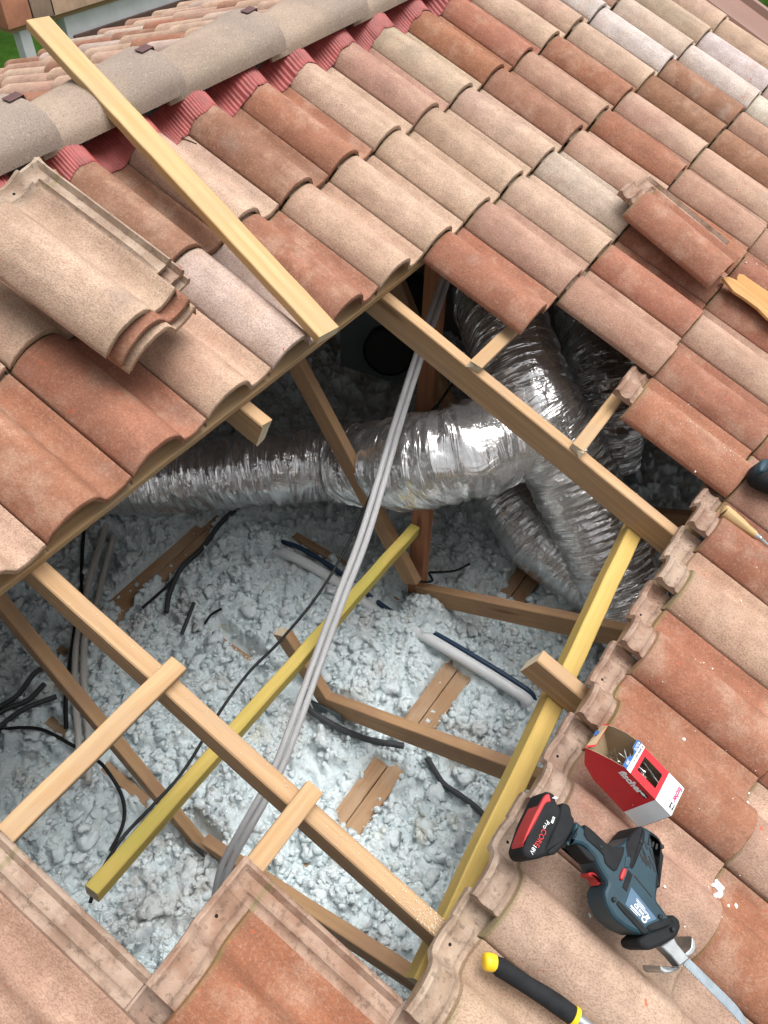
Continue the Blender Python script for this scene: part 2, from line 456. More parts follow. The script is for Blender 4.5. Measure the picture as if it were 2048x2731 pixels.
def ridge_material():
    m, t, b = newmat('ridge_cap_clay'); N = NT(t)
    tc = N.n('ShaderNodeTexCoord'); oi = N.n('ShaderNodeObjectInfo')
    off = N.n('ShaderNodeCombineXYZ'); N.link(N.math('MULTIPLY', oi.outputs['Random'], 37.0), off.inputs[0])
    V = N.vadd(tc.outputs['Object'], off.outputs[0])
    sep = N.n('ShaderNodeSeparateXYZ'); N.link(tc.outputs['Object'], sep.inputs[0])
    big = N.noise(V, 6, 4, .6); st_ = N.noise(N.map(V, (1, .6, .6)), 430, 2, .6); fine = N.noise(V, 120, 3, .7)
    c = N.mix(N.ramp(big, .35, .65), rgb((.28, .22, .175)), rgb((.36, .28, .22)))
    grey = N.math('MULTIPLY', N.ramp(N.math('ADD', sep.outputs[0], N.math('MULTIPLY', N.noise(V, 9, 3, .6), .16)), .32, .46), .5)
    c = N.mix(grey, c, rgb((.24, .20, .18)))
    c = N.mix(N.math('MULTIPLY', N.ramp(st_, .5, .66), .55), c, rgb((.12, .08, .06)))
    c = N.mix(N.math('MULTIPLY', N.ramp(fine, .56, .72), .3), c, rgb((.62, .52, .42)))
    N.link(c, b.inputs['Base Color']); b.inputs['Roughness'].default_value = .9; b.inputs['Specular IOR Level'].default_value = .2
    N.link(N.bump(N.math('ADD', st_, fine), .5, .002), b.inputs['Normal'])
    return m
M['ridge'] = ridge_material()

# ================================================================== the setting
def sheet(x0, x1, y0, y1, z): 
    return MB().add([(x0, y0, z), (x1, y0, z), (x1, y1, z), (x0, y1, z)], [(0, 1, 2, 3)], [[(x0, y0), (x1, y0), (x1, y1), (x0, y1)]])
structure('ground', sheet(-400, 400, -400, 400, -3.9), M['grass'])
YR = 0.46; ZR = YR * math.tan(PITCH)           # ridge line (where the two slopes meet)
X0, X1 = -3.4, 14.0 * W + .02                     # gable ends of the attic
FARP = R_(17.3); FT = math.tan(FARP)
YE_N, YE_F = -2.75, 2.86                         # eaves
structure('attic_floor', box((X0, YE_N, -1.95), (X1, YE_F, -1.80)), M['dark_in'])
def gable(x, t):
    prof_ = [(YE_N, -3.9), (YE_F, -3.9), (YE_F, ZR - (YE_F - YR) * FT - .07), (YR, ZR - .07), (YE_N, YE_N * math.tan(PITCH) - .07)]
    mb = prism(prof_, 0, t); mb.xf(Matrix(((0, 0, 1, x), (1, 0, 0, 0), (0, 1, 0, 0), (0, 0, 0, 1)))); return mb
structure('gable_wall', gable(X0 - .2, .2), M['white_wall'])
structure('gable_wall', gable(X1, .2), M['white_wall'])
structure('eave_wall', box((X0, YE_N - .2, -3.9), (X1, YE_N, YE_N * math.tan(PITCH) - .08)), M['white_wall'])
structure('eave_wall', box((X0, YE_F, -3.9), (X1, YE_F + .15, ZR - (YE_F - YR) * FT - .08)), M['white_wall'])

# ------------------------------------------------------------------ tile mesh
PX = [0, .015, .04, .08, .14, .20, .26, .32, .38, .44, .50, .55, .60, .65, .70, .76, .83, .90, .945, .975]
CP = [(0, .055), (.03, .102), (.08, .160), (.15, .214), (.25, .259), (.35, .278), (.45, .268), (.53, .232), (.59, .168), (.625, .102), (.655, .044), (.695, .008), (.76, -.010), (.83, -.008), (.885, .012), (.935, .045), (.975, .058)]
_cx = np.array([c[0] for c in CP]); _cz = np.array([c[1] for c in CP])
_dd = np.gradient(_cz, _cx)
def prof(x):
    """top of the tile across its width (tile columns)"""
    x = min(max(x, 0), .975); i = min(int(np.searchsorted(_cx, x, 'right')) - 1, len(CP) - 2)
    h = _cx[i + 1] - _cx[i]; t = (x - _cx[i]) / h
    return float((2 * t ** 3 - 3 * t * t + 1) * _cz[i] + (t ** 3 - 2 * t * t + t) * h * _dd[i] + (-2 * t ** 3 + 3 * t * t) * _cz[i + 1] + (t ** 3 - t * t) * h * _dd[i + 1])
TILT = .066 / LT
def tri(v, c, hw, h): return max(0.0, 1 - abs(v - c) / hw) * h
def tile_mesh(name, seed):
    rr = random.Random(seed)
    xs = [0, .015, .04, .08, .14, .17, .20, .26, .32, .38, .44, .50, .55, .585, .61, .635, .66, .70, .76, .83, .90, .945, .975, .987, 1.02, 1.05, 1.065, 1.08, 1.10, 1.13, 1.17, 1.195, 1.21, 1.23, 1.25]
    ys = [0, .010, .03, .28, .29, .6, 1.0, 1.35, 1.60, 1.62, 1.632, 1.66, 1.69, 1.705, 1.72, 1.75, 1.80, 1.845, 1.865, 1.885, 1.91]
    ph_ = rr.uniform(0, 6); nosej = [.006 * math.sin(x * 7 + ph_) + rr.uniform(-.0025, .0025) for x in xs]
    warp = [rr.uniform(-.004, .004) for _ in range(6)]
    def top(x, y):
        if x <= .976:
            z = prof(x) + .006 * math.sin(x * 5 + ph_) * math.sin(y * 2.1 + ph_ * 2)
            if y > 1.625:
                z -= .058
                z += tri(y, 1.705, .035, .040) + tri(y, 1.875, .050, .052)
            elif y > 1.61: z -= .012
        else:
            z = -.052 + tri(x, 1.065, .028, .045) * (1 if y < 1.74 else 0) + tri(x, 1.215, .045, .062)
            if y > 1.625:
                k = tri(y, 1.875, .055, .066); z = max(z, -.052 + k)
                if 1.05 > x: z = max(z, -.052 + tri(y, 1.705, .03, .04))
            if y < .45 and x > 1.02 and x < 1.14: z = -.052
        return z - y * TILT
    def bot(x, y):
        if x <= .976:
            e = .004; sl = (prof(x + e) - prof(x - e)) / (2 * e); th_ = min(.058 * math.sqrt(1 + sl * sl), .10)
            if x < .03: th_ = .055
            z = prof(x) - th_ - (.055 if y > 1.625 else 0)
        else: z = -.105
        return z - y * TILT
    def keep(x, y):
        if y > 1.626 and x < .17: return False
        if x > .981 and y < .285: return False
        return True
    nx, ny = len(xs), len(ys); idt = {}; idb = {}; vs_ = []
    for j, y in enumerate(ys):
        for i, x in enumerate(xs):
            yy = y + (nosej[i] if j < 2 and x < .98 else 0)
            ze = top(x, y) - (.014 if j == 0 and x < .98 else 0)
            idt[i, j] = len(vs_); vs_.append((x * W, yy * W, ze * W))
            idb[i, j] = len(vs_); vs_.append((x * W, yy * W, bot(x, y) * W))
    cells = {(i, j) for i in range(nx - 1) for j in range(ny - 1) if keep((xs[i] + xs[i + 1]) / 2, (ys[j] + ys[j + 1]) / 2)}
    fs = []
    for i, j in cells:
        fs.append((idt[i, j], idt[i + 1, j], idt[i + 1, j + 1], idt[i, j + 1]))
        fs.append((idb[i, j], idb[i, j + 1], idb[i + 1, j + 1], idb[i + 1, j]))
        if (i, j - 1) not in cells: fs.append((idt[i, j], idb[i, j], idb[i + 1, j], idt[i + 1, j]))
        if (i, j + 1) not in cells: fs.append((idt[i, j + 1], idt[i + 1, j + 1], idb[i + 1, j + 1], idb[i, j + 1]))
        if (i - 1, j) not in cells: fs.append((idt[i, j], idt[i, j + 1], idb[i, j + 1], idb[i, j]))
        if (i + 1, j) not in cells: fs.append((idt[i + 1, j], idb[i + 1, j], idb[i + 1, j + 1], idt[i + 1, j + 1]))
    used = sorted({k for f in fs for k in f}); rm = {k: n for n, k in enumerate(used)}
    mb = MB().add([vs_[k] for k in used], [tuple(rm[k] for k in f) for f in fs])
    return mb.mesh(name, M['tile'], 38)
TM = [tile_mesh('roof_tile', s) for s in (1, 2, 3, 4)]
def tile_top(x, y):
    """height of the laid near slope in the roof frame (tile columns)"""
    r = math.ceil(-y / LT - 1e-6); yl = y + r * LT
    return prof((x % 1.0)) - yl * TILT

PAL = {'R': (.37, .150, .092), 'O': (.34, .142, .080), 'B': (.31, .150, .092), 'D': (.35, .205, .15), 'P': (.42, .240, .178), 'C': (.50, .352, .265), 'K': (.48, .292, .215), 'W': (.66, .600, .555), 'G': (.43, .345, .265), 'V': (.56, .455, .395)}
BLEACH = {'D': .2, 'R': .05, 'O': .02, 'B': .05, 'P': .22, 'C': .75, 'K': .55, 'W': .05, 'G': .5, 'V': .15}
def paint(o, code, rr):
    c = PAL[code]; j = .80 * rr.uniform(.92, 1.08)
    o.color = (c[0] * j, c[1] * j * rr.uniform(.96, 1.04), c[2] * j * rr.uniform(.94, 1.06), BLEACH[code])
# colours row by row as they lie in the photograph: {row: (first column, codes)}
ROWS = {0: (-6, 'KPKKCBCBRCPGORCKWPCK'), 1: (-7, 'KPKRRKVRKCCCCBPOCWVGC'), 2: (2, 'RPCVKRKBBWWC'), 3: (3, 'PRRRPKBPWVCK'),
        4: (2, 'RRKRRPKBRPKC'), 5: (-6, 'KCCPRRKRPRKRPKRKP'), 6: (-6, 'CKCRKRPRKPRKP'), 7: (-5, 'KRPKRPKRPK')}
EXTRA = {(3, -7): 'D', (3, -8): 'K', (4, -6): 'O', (4, -7): 'P', (4, -8): 'K', (2, -7): 'P', (2, -8): 'R', (5, -7): 'R', (1, -8): 'K'}
slots = {}
for r, (c0, s_) in ROWS.items():
    for i, ch in enumerate(s_):
        if c0 + i <= 13: slots[(r, c0 + i)] = ch
slots.update(EXTRA)
holes = set()
for r, a, b_ in ((2, -6, 1), (3, -6, 2), (4, -5, 1)):
    for c in range(a, b_ + 1): holes.add((r, c))
rr = random.Random(5)
for r in range(0, 8):
    for c in range(-15, 14):
        if (r, c) not in slots and (r, c) not in holes: slots[(r, c)] = rr.choice('RKCPB')

MROOF = Matrix.Translation(ROT @ Vector((0, 0, 0)))
roof = thing('tiled_roof', 'pink and cream clay tiled roof with a ragged opening cut into its near slope', 'roof', MROOF)
from bpy_extras.object_utils import world_to_camera_view as w2c
bpy.context.view_layer.update()
sc.render.resolution_x, sc.render.resolution_y = 768, 1024
def seen(p, mg=.06):
    q = w2c(sc, cam, p); return q.z > 0 and -mg < q.x < 1 + mg and -mg < q.y < 1 + mg
field = MB()
def field_tile(Mx):
    xs = [0, .06, .15, .3, .45, .58, .7, .85, .975, 1.02]
    vs_ = []
    for y in (0.0, 1.9):
        for x in xs:
            z = (prof(x) if x < 1 else -.03) - y * TILT
            vs_.append(Mx @ Vector((x * W, y * W, z * W))); vs_.append(Mx @ Vector((x * W, y * W, (z - .06) * W)))
    n = len(xs) * 2; fs = []
    for i in range(len(xs) - 1):
        a = i * 2; fs.append((a, a + 2, n + a + 2, n + a)); fs.append((a + 1, n + a + 1, n + a + 3, a + 3)); fs.append((a, a + 1, a + 3, a + 2))
    field.add(vs_, fs)
def lay(Mx, code, rr):
    pts = [Mx @ Vector((x * W, y * W, .1 * W)) for x in (0, .5, 1) for y in (0, .8, 1.64)]
    if not any(seen(p) for p in pts): field_tile(Mx); return None
    o = bpy.data.objects.new('roof_tile', TM[rr.randrange(4)]); COL.objects.link(o)
    o.parent = roof; o.matrix_local = MROOF.inverted() @ Mx; paint(o, code, rr); return o
def jitter(rr, k=1.0):
    return Matrix.Translation((rr.uniform(-.0012, .0012) * k, rr.uniform(-.0025, .0025) * k, rr.uniform(0, .0016) * k)) @ Matrix.Rotation(rr.uniform(-.006, .006) * k, 4, 'Z') @ Matrix.Rotation(rr.uniform(-.006, .006) * k, 4, 'Y')
rr = random.Random(21)
for (r, c), code in sorted(slots.items()):
    Mx = ROT @ Matrix.Translation((c * W, -r * LT * W, 0)) @ jitter(rr)
    if (r, c) == (2, 2): Mx = Mx @ Matrix.Translation((0, 0, -.006)) @ Matrix.Rotation(R_(-1.6), 4, 'Y')
    if (r, c) == (3, 3): Mx = Mx @ Matrix.Translation((-.004, -.004, 0))
    lay(Mx, code, rr)
# far slope
FROT = Matrix.Translation((0, YR, ZR)) @ Matrix.Rotation(math.pi, 4, 'Z') @ Matrix.Rotation(FARP, 4, 'X')
for k in range(7):
    for c in range(-15, 10):
        Mx = FROT @ Matrix.Translation((c * W + .07, -(2.2 + k * LT) * W, .0)) @ jitter(rr, 1.5)
        lay(Mx, rr.choice('CCKKPPRVKB'), rr)
part('roof_tile_field', field, M['brown_metal'], roof, ID, 30, kind='stuff')

# ------------------------------------------------------------------ ridge caps, clips and pleated flashing
CAPL = 1.915 * W
def cap_mesh():
    mb = MB(); n = 15; ls = [0, .03, CAPL * .5, CAPL - .012, CAPL + .040, CAPL + .046]
    vs_ = []
    for j, x in enumerate(ls):
        k = x / CAPL; hw = .100 + .024 * k; h = .062 + .020 * k; lift = .026 * k
        for lay_ in (0, 1):
            for i in range(n):
                a = math.pi * i / (n - 1); t_ = .011 if lay_ else 0
                if j == len(ls) - 1 and lay_ == 0: t_ = .003
                q = math.cos(a); s_ = math.sin(a)
                vs_.append((x, -(hw - t_) * (abs(q) ** .9) * (1 if q > 0 else -1), (h - t_) * s_ ** .75 + lift))
    row = 2 * n; fs = []
    for j in range(len(ls) - 1):
        for i in range(n - 1):
            a = j * row + i; fs.append((a, a + 1, a + row + 1, a + row)); b_ = a + n; fs.append((b_, b_ + row, b_ + row + 1, b_ + 1))
        for i in (0, n - 1):
            a = j * row + i; f = (a, a + row, a + row + n, a + n); fs.append(f if i == 0 else f[::-1])
    for j in (0, len(ls) - 1):
        for i in range(n - 1):
            a = j * row + i; f = (a, a + n, a + n + 1, a + 1); fs.append(f if j == 0 else f[::-1])
    return mb.add(vs_, fs).mesh('ridge_tile', M['ridge'], 40)
CM = cap_mesh()
def clip_mesh():
    mb = timber((-.012, 0, 0), (.030, 0, .004), .030, .0022, (0, 0, 1), segs=2, ch=.0004, wob=0)
    timber((.030, 0, .004), (.034, 0, -.012), .030, .0022, (1, 0, 0), segs=2, ch=.0004, wob=0, mb=mb)
    return mb.mesh('ridge_clip', M['mauve'], 30)
CLM = clip_mesh()
for i in range(-4, 9):
    x1 = (.95 + 1.91 * i) * W
    o = bpy.data.objects.new('ridge_tile', CM); COL.objects.link(o); o.parent = roof
    o.matrix_local = MROOF.inverted() @ Matrix.Translation((x1 - CAPL, YR + .002 * math.sin(i * 2.3), ZR + .018)) @ Matrix.Rotation(.006 * math.sin(i * 3.1), 4, 'X')
    MW[o] = MROOF
    c = bpy.data.objects.new('ridge_clip', CLM); COL.objects.link(c); c.parent = o
    c.location = (CAPL + .02, .004, .1125); 
def flashing():
    mb = MB(); nx = 2300; xa, xb = -10.0, 14.0; ys = [2.0, 1.80, 1.68, 1.60, 1.56, 1.545]
    rr2 = random.Random(3); vs_ = []
    jag = [rr2.uniform(-.02, .02) for _ in range(60)]
    for i in range(nx + 1):
        x = xa + (xb - xa) * i / nx; fx = x % 1.0
        sm = (prof(max(fx - .04, 0)) + prof(fx) + prof(min(fx + .04, .97))) / 3
        if fx > .92 or fx < .06:
            k = ((fx - .92) % 1.0) / .14; sm = (1 - k) * .03 + k * .13
        ple = .008 * math.sin(2 * math.pi * i * .25 * (1 + .02 * math.sin(i * .013)))
        for j, y in enumerate(ys):
            lift = [.12, .085, .05, .03, .022, .012][j]
            e = (jag[int(abs(x) * 7) % 60] * .9 + .012 * math.sin(x * 23)) if j >= 4 else 0
            yl = y - 0.0
            vs_.append((x, y + e - .03 * (fx < .7) * (j >= 3) * math.sin(fx / .7 * math.pi) * -.6, sm - yl * TILT + lift + ple * (1 if j < 5 else .4)))
    n = len(ys); fs = [(i * n + j, i * n + j + 1, (i + 1) * n + j + 1, (i + 1) * n + j) for i in range(nx) for j in range(n - 1)]
    return mb.add(vs_, fs)
part('ridge_flashing', flashing(), M['flash'], roof, ROOF, 180)

# ------------------------------------------------------------------ battens (roof frame, tile columns)
UPR = ROT.to_3x3() @ Vector((0, 0, 1))
def rtimber(p0, p1, a, b, rag0=0, rag1=0, segs=10, wob=.0012, ch=.003, seed=0):
    return timber(ROOF @ Vector(p0), ROOF @ Vector(p1), a * W, b * W, UPR, rag0 * W, rag1 * W, segs, wob, ch, seed)
def batten(xa, xb, row, rag0=0, rag1=0, seed=0, dy=0, dz=0, yaw=0):
    yc = -row * LT + .105 + dy
    mb = rtimber((xa, yc, -.245 + dz), (xb, yc + yaw, -.245 + dz), .175, .115, rag0, rag1, max(4, int((xb - xa) * 2)), .0009, .002, seed)
    return part('batten', mb, M['batten'], roof, ID, 30)
batten(-14, 14, 0, seed=1)
batten(-14, 14, 1, seed=2)
batten(-14, -3.96, 2, 0, .03, seed=3, dy=.02)
batten(1.28, 14, 2, .07, 0, seed=4, dy=.06)
batten(-14, -3.96, 3, 0, .03, seed=5, dy=.05)
batten(1.28, 14, 3, .07, 0, seed=6, dy=.06)
for r_ in (4, 5, 6, 7): batten(-14, 14, r_, seed=6 + r_, dy=-.02)

# ------------------------------------------------------------------ verge flashing beyond the last column
def verge():
    mb = MB(); pr_ = [(13.9, -.05), (14.0, .10), (14.12, .12), (14.35, .06), (15.05, .10), (15.12, .22), (15.2, .24), (15.28, .20), (15.36, .05), (15.9, .02), (15.95, -.6)]
    vs_ = [(x, y, z) for y in (3.0, -14) for x, z in pr_]; n = len(pr_)
    mb.add(vs_, [(i, n + i, n + i + 1, i + 1) for i in range(n - 1)])
    return mb
part('verge_flashing', verge(), M['brown_metal'], roof, ROOF, 30)

# ================================================================== trusses (world coordinates)
XA, XM, XT, XN = .295, -.300, -.912, .900
UPZ = (0, 0, 1)
def web(x, a, b, w=.036, d=.070, seed=0, rag1=0, rag0=0):
    """member in the truss plane x, between (y,z) points, d deep"""
    p0, p1 = Vector((x, a[0], a[1])), Vector((x, b[0], b[1])); t = (p1 - p0).normalized()
    up = Vector((1, 0, 0)).cross(t)
    return timber(p0, p1, w, d, up, rag0, rag1, 8, .0008, .0025, seed)
def rafter(x, ya, yb, seed, rag1=0, rag0=0):
    xr = x / W
    return rtimber((xr, ya, -.505), (xr, yb, -.505), .165, .40, rag0, rag1, 14, .001, .003, seed)
def plate(x, y, z, ly, lz, rot=0):
    """toothed nail plate on the side of a truss facing -x"""
    mb = MB(); t_ = .0015
    box((x - t_, -ly / 2, -lz / 2), (x, ly / 2, lz / 2), mb)
    for i in range(int(ly / .012)):
        for j in range(int(lz / .02)):
            yy = -ly / 2 + .006 + i * .012; zz = -lz / 2 + .008 + j * .02
            box((x - t_ - .0012, yy - .0018, zz - .006), (x - t_, yy + .0018, zz + .006), mb)
    return mb.xf(Matrix.Translation((0, y, z)) @ Matrix.Rotation(rot, 4, 'X'))
def truss(x, label, seed, webs=True, diag=((-.50, -1.53), (.20, -.34)), low=((-.53, -1.475), (-1.66, -.89)), raf=((2.0, -12.6),), mat='wood', dx=0.0):
    t = thing('roof_truss', label, 'truss', Matrix.Translation((x, -.53, -1.55)))
    for i, (ya, yb) in enumerate(raf):
        part('rafter', rafter(x, ya, yb, seed + i, .03 if i == 0 and len(raf) > 1 else 0, 0), M[mat], t)
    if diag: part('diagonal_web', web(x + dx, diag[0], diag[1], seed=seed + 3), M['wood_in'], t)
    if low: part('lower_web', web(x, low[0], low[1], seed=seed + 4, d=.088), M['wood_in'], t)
    part('bottom_chord', timber((x, -2.7, -1.635), (x, 2.7, -1.635), .036, .10, UPZ, 0, 0, 12, .001, .003, seed + 5), M['board'], t)
    part('nail_plate', plate(x - .0195, -.53, -1.52, .15, .075, -.3), M['galv'], t)
    return t
tA = truss(XA, 'pine roof truss whose long rafter crosses above the joined silver ducts', 11, diag=((-.520, -1.34), (.175, -.25)), dx=-.060)
tM = truss(XM, 'sawn-through middle roof truss, short rafter stubs left at both rims of the opening', 21, diag=((-.53, -1.50), (-.335, -1.19)), raf=((2.0, -1.93), (-5.78, -12.6)))
tT = truss(XT, 'pine roof truss nearest the camera, two short battens nailed to its rafter', 31, diag=((-.468, -1.595), (.26, -.22)))
tN = truss(XN, 'roof truss in the dark under the tiles beyond the ducts', 41, diag=((-.50, -1.50), (.22, -.30)))
part('post', timber((XA + .012, -.505, -1.60), (XA + .012, -.495, -.98), .036, .070, (0, 1, 0), 0, .01, 8, .001, .003, 17), M['redwood'], tA, label='red-brown post stump half covered by wool')
# rafter of the middle truss is cut: its upper and lower stubs carry pale fresh saw cuts
o = solo('timber_post', timber((.745, -.225, -1.62), (.745, -.215, -.245), .040, .075, (0, 1, 0), 0, 0, 8, .001, .003, 61), M['redwood'],
         'red-brown upright post rising behind the grey conduits into the dark', 'post', ID, (.745, -.225, -1.62))

# ------------------------------------------------------------------ yellow treated timbers
o = solo('treated_beam', timber((-1.243, -.650, -.715), (.215, -.520, -1.010), .036, .040, UPZ, 0, 0, 14, .0012, .003, 71), M['treated_old'],
         'yellow-green treated timber slanting down under the grey conduits', 'timber', ID, (-1.24, -.65, -.715))
o = solo('treated_beam', rtimber((1.55, -5.99, -.845), (-4.45, -6.58, -.845), .205, .27, 0, 0, 16, .0012, .003, 72), M['treated'],
         'bright yellow treated beam running beneath the rafter ends along the lower tiles', 'timber', ID, ROOF @ Vector((1.55, -5.99, -.845)))

# ------------------------------------------------------------------ boards lying on the truss chords
def board(x0, x1, y0, y1, z, label, seed, rag=.012, name='board', tilt=0.0):
    mb = timber((x0, (y0 + y1) / 2, z), (x1, (y0 + y1) / 2 + tilt, z), abs(y1 - y0), .020, UPZ, rag, rag, 14, .0008, .002, seed)
    return solo(name, mb, M['board'], label, 'board', ID, ((x0 + x1) / 2, (y0 + y1) / 2, z))
board(-.95, 1.55, -.811, -.757, -1.573, 'narrow brown board crossing the wool, the one on the ridge side of a pair', 81)
board(-.95, 1.55, -.874, -.8145, -1.573, 'narrow brown board crossing the wool, the one on the eave side of a pair', 82)
board(-.70, .30, .452, .505, -1.573, 'brown board beside the branching black cable, half of a split pair nearer the ducts', 83)
board(-.70, .30, .398, .4495, -1.573, 'brown board beside the branching black cable, half of a split pair farther from the ducts', 84)

# ------------------------------------------------------------------ foil ducts
def duct(name, pts, rads, label, seed, n=22, sides=64, amp=1.0):
    path = catmull(pts, n); m_ = len(path)
    rad = np.interp(np.linspace(0, 1, m_), np.linspace(0, 1, len(rads)), rads)
    # resample evenly
    L = np.concatenate([[0], np.cumsum([(path[i] - path[i - 1]).length for i in range(1, m_)])])
    k = int(L[-1] / .0062); t = np.linspace(0, L[-1], k)
    P = np.stack([np.interp(t, L, [p[a] for p in path]) for a in range(3)], 1)
    rad = np.interp(t, L, rad)
    S_, A_ = np.meshgrid(t, np.arange(sides) / sides, indexing='ij')
    e = seed * 17.3
    wig = (vn(S_ * 7 + e, A_ * 5) - .5) * .05
    def ridged(f, g, o): return 1 - np.abs(vn((S_ + wig) * f + o, A_ * g + o) * 2 - 1)
    r1 = ridged(30, 5, e) ** 2; r2 = ridged(62, 9, e * 2) ** 2; r3 = ridged(24, 16, e * 3) ** 2
    slow = vn(S_ * 6 + e, A_ * 3 + e) - .5
    coil = np.sin(2 * np.pi * (S_ / .030 + A_ + .5 * (vn(S_ * 5, A_ * 4) - .5)))
    D = .0014 * coil + amp * (.013 * r1 + .0065 * r2 + .004 * r3 - .010) + .020 * slow
    D[:, -1] = D[:, 0] * .6 + D[:, -1] * .4
    mb = tube([Vector(p) for p in P], list(rad), sides, True, D)
    return solo(name, mb, M['foil'], label, 'duct', ID, tuple(P[0]), 24)
duct('foil_duct', [(-.18, 1.05, -1.42), (.02, .70, -1.37), (.17, .45, -1.29), (.315, .195, -1.21), (.455, -.045, -1.17), (.36, -.37, -.885), (.42, -.565, -.77), (.61, -.64, -.80), (.85, -.68, -.95)],
     [.135, .142, .146, .152, .156, .162, .165, .158, .15], 'silver foil duct lying from left to right across the attic behind the grey conduits', 1)
duct('foil_duct', [(1.25, -.20, -.62), (1.05, -.30, -.60), (.86, -.48, -.615), (.70, -.67, -.70), (.70, -.82, -.86), (.66, -1.02, -1.06), (.60, -1.20, -1.24), (.52, -1.42, -1.42), (.45, -1.62, -1.5)],
     [.15, .15, .155, .160, .162, .158, .150, .145, .14], 'silver foil duct dropping under the long rafter towards the lower tiles', 2, amp=.75)
duct('foil_duct', [(.90, -.50, -1.30), (.84, -.60, -1.34), (.78, -.74, -1.37), (.74, -.88, -1.40), (.72, -1.05, -1.44), (.70, -1.3, -1.46)],
     [.13, .135, .138, .138, .135, .13], 'dull silver foil duct tucked below the joint of the other two ducts', 3, amp=.35)
duct('foil_duct', [(2.2, -.25, -1.0), (1.9, -.40, -1.0), (1.66, -.55, -1.02), (1.50, -.69, -1.09), (1.43, -.78, -1.24), (1.42, -.82, -1.45)],
     [.15, .155, .16, .16, .155, .15], 'darkest foil duct, deep in the shade right of the rafter', 4)
# ventilation unit with a round collar
vt = thing('ventilation_box', 'dark ventilation box with a round black collar in the shade under the ridge', 'fan box', Matrix.Translation((1.0, .14, -1.25)))
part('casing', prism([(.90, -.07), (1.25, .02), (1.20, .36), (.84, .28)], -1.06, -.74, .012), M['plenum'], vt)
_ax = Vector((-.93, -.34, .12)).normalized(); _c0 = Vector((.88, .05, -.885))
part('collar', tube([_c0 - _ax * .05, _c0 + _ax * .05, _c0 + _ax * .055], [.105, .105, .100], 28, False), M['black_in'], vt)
part('opening', tube([_c0 - _ax * .02, _c0 + _ax * .046], [.097, .097], 28, True), M['black_in'], vt)  # closed black disc standing in for the shade inside the collar

# ------------------------------------------------------------------ blown wool
GX0, GX1, GY0, GY1, GS = -1.40, 1.90, -1.60, 1.60, .0080
def wool_height():
    gx = np.arange(GX0, GX1, GS); gy = np.arange(GY0, GY1, GS)
    X, Y = np.meshgrid(gx, gy, indexing='ij')
    wx_ = .035 * (vn(X * 11 + 3, Y * 11) - .5) + .016 * (vn(X * 33, Y * 33 + 8) - .5) + .008 * (vn(X * 80, Y * 80 + 1) - .5)
    wy_ = .035 * (vn(X * 11 + 70, Y * 11 + 20) - .5) + .016 * (vn(X * 33 + 90, Y * 33) - .5) + .008 * (vn(X * 80 + 33, Y * 80) - .5)
    XW, YW = X + wx_, Y + wy_
    def bil(f, ang):
        c, s_ = math.cos(ang), math.sin(ang)
        return np.abs(2 * vn((XW * c - YW * s_) * f + ang * 31, (XW * s_ + YW * c) * f + ang * 17) - 1)
    base = -1.585 + .06 * (vn(X * 3.1 + 4, Y * 3.1) - .5) + .05 * bil(5, .4) + .040 * bil(11, 1.1)
    h = base.copy()
    rng = np.random.default_rng(3)
    def puffs(n, r0, r1, hk, sink, spread):
        px = rng.uniform(GX0, GX1, n); py = rng.uniform(GY0, GY1, n); rr_ = r0 + (r1 - r0) * rng.random(n) ** 2; an = rng.uniform(.65, 1.5, n); th_ = rng.uniform(0, 3.14, n); dz = rng.uniform(-spread, spread, n)
        for k in range(n):
            r = rr_[k]; q = r * 1.5 + .02
            i0, i1 = int((px[k] - q - GX0) / GS), int((px[k] + q - GX0) / GS) + 1; j0, j1 = int((py[k] - q - GY0) / GS), int((py[k] + q - GY0) / GS) + 1
            i0, j0 = max(i0, 0), max(j0, 0); i1, j1 = min(i1, h.shape[0]), min(j1, h.shape[1])
            if i1 - i0 < 2 or j1 - j0 < 2: continue
            dx = XW[i0:i1, j0:j1] - px[k]; dy = YW[i0:i1, j0:j1] - py[k]; c, s_ = math.cos(th_[k]), math.sin(th_[k])
            d2 = ((dx * c + dy * s_) / an[k]) ** 2 + ((-dx * s_ + dy * c) * an[k]) ** 2
            bmp = np.sqrt(np.maximum(0, r * r - d2)) * hk
            lvl = float(base[(i0 + i1) // 2, (j0 + j1) // 2]) - r * sink + dz[k]
            h[i0:i1, j0:j1] = np.where(bmp > 0, np.maximum(h[i0:i1, j0:j1], lvl + bmp), h[i0:i1, j0:j1])
    puffs(6500, .012, .042, 1.6, .70, .022)
    h += .018 * bil(20, 2.0) + .020 * bil(41, .9) + .010 * bil(70, 2.7) + .007 * (vn(X * 150 + 7, Y * 150) - .5)
    return X, Y, h
WX, WY, WH = wool_height()
WH += -1.532 - float(np.mean(WH))
def carve(x0, x1, y0, y1, z, soft=.008, amp=.012, keep_=0.0):
    """let a board show through: wool is thin over this rectangle, with an uneven rim"""
    d = np.maximum(np.maximum(x0 - WX, WX - x1), np.maximum(y0 - WY, WY - y1)) + amp * (vn(WX * 17 + x0 * 9, WY * 17 + y0 * 5) - .5) + amp * .6 * (vn(WX * 48, WY * 48 + 3) - .5)
    k = np.clip((soft - d) / soft, 0, 1)
    if keep_: k = k * (vn(WX * 9 + 3, WY * 9 + x0 * 7) > keep_)
    WH[:] = np.where(k > 0, np.minimum(WH, (1 - k) * WH + k * z), WH)
ZB = -1.592
carve(-.175, .125, -.874, -.757, ZB)                # board right of the white tube
carve(-.60, -.34, -.874, -.757, ZB)                 # board by the near rafter
carve(.50, .84, -.885, -.765, ZB)                   # board below the ducts
carve(-.43, .06, .402, .505, ZB); carve(.05, .16, .43, .47, ZB)
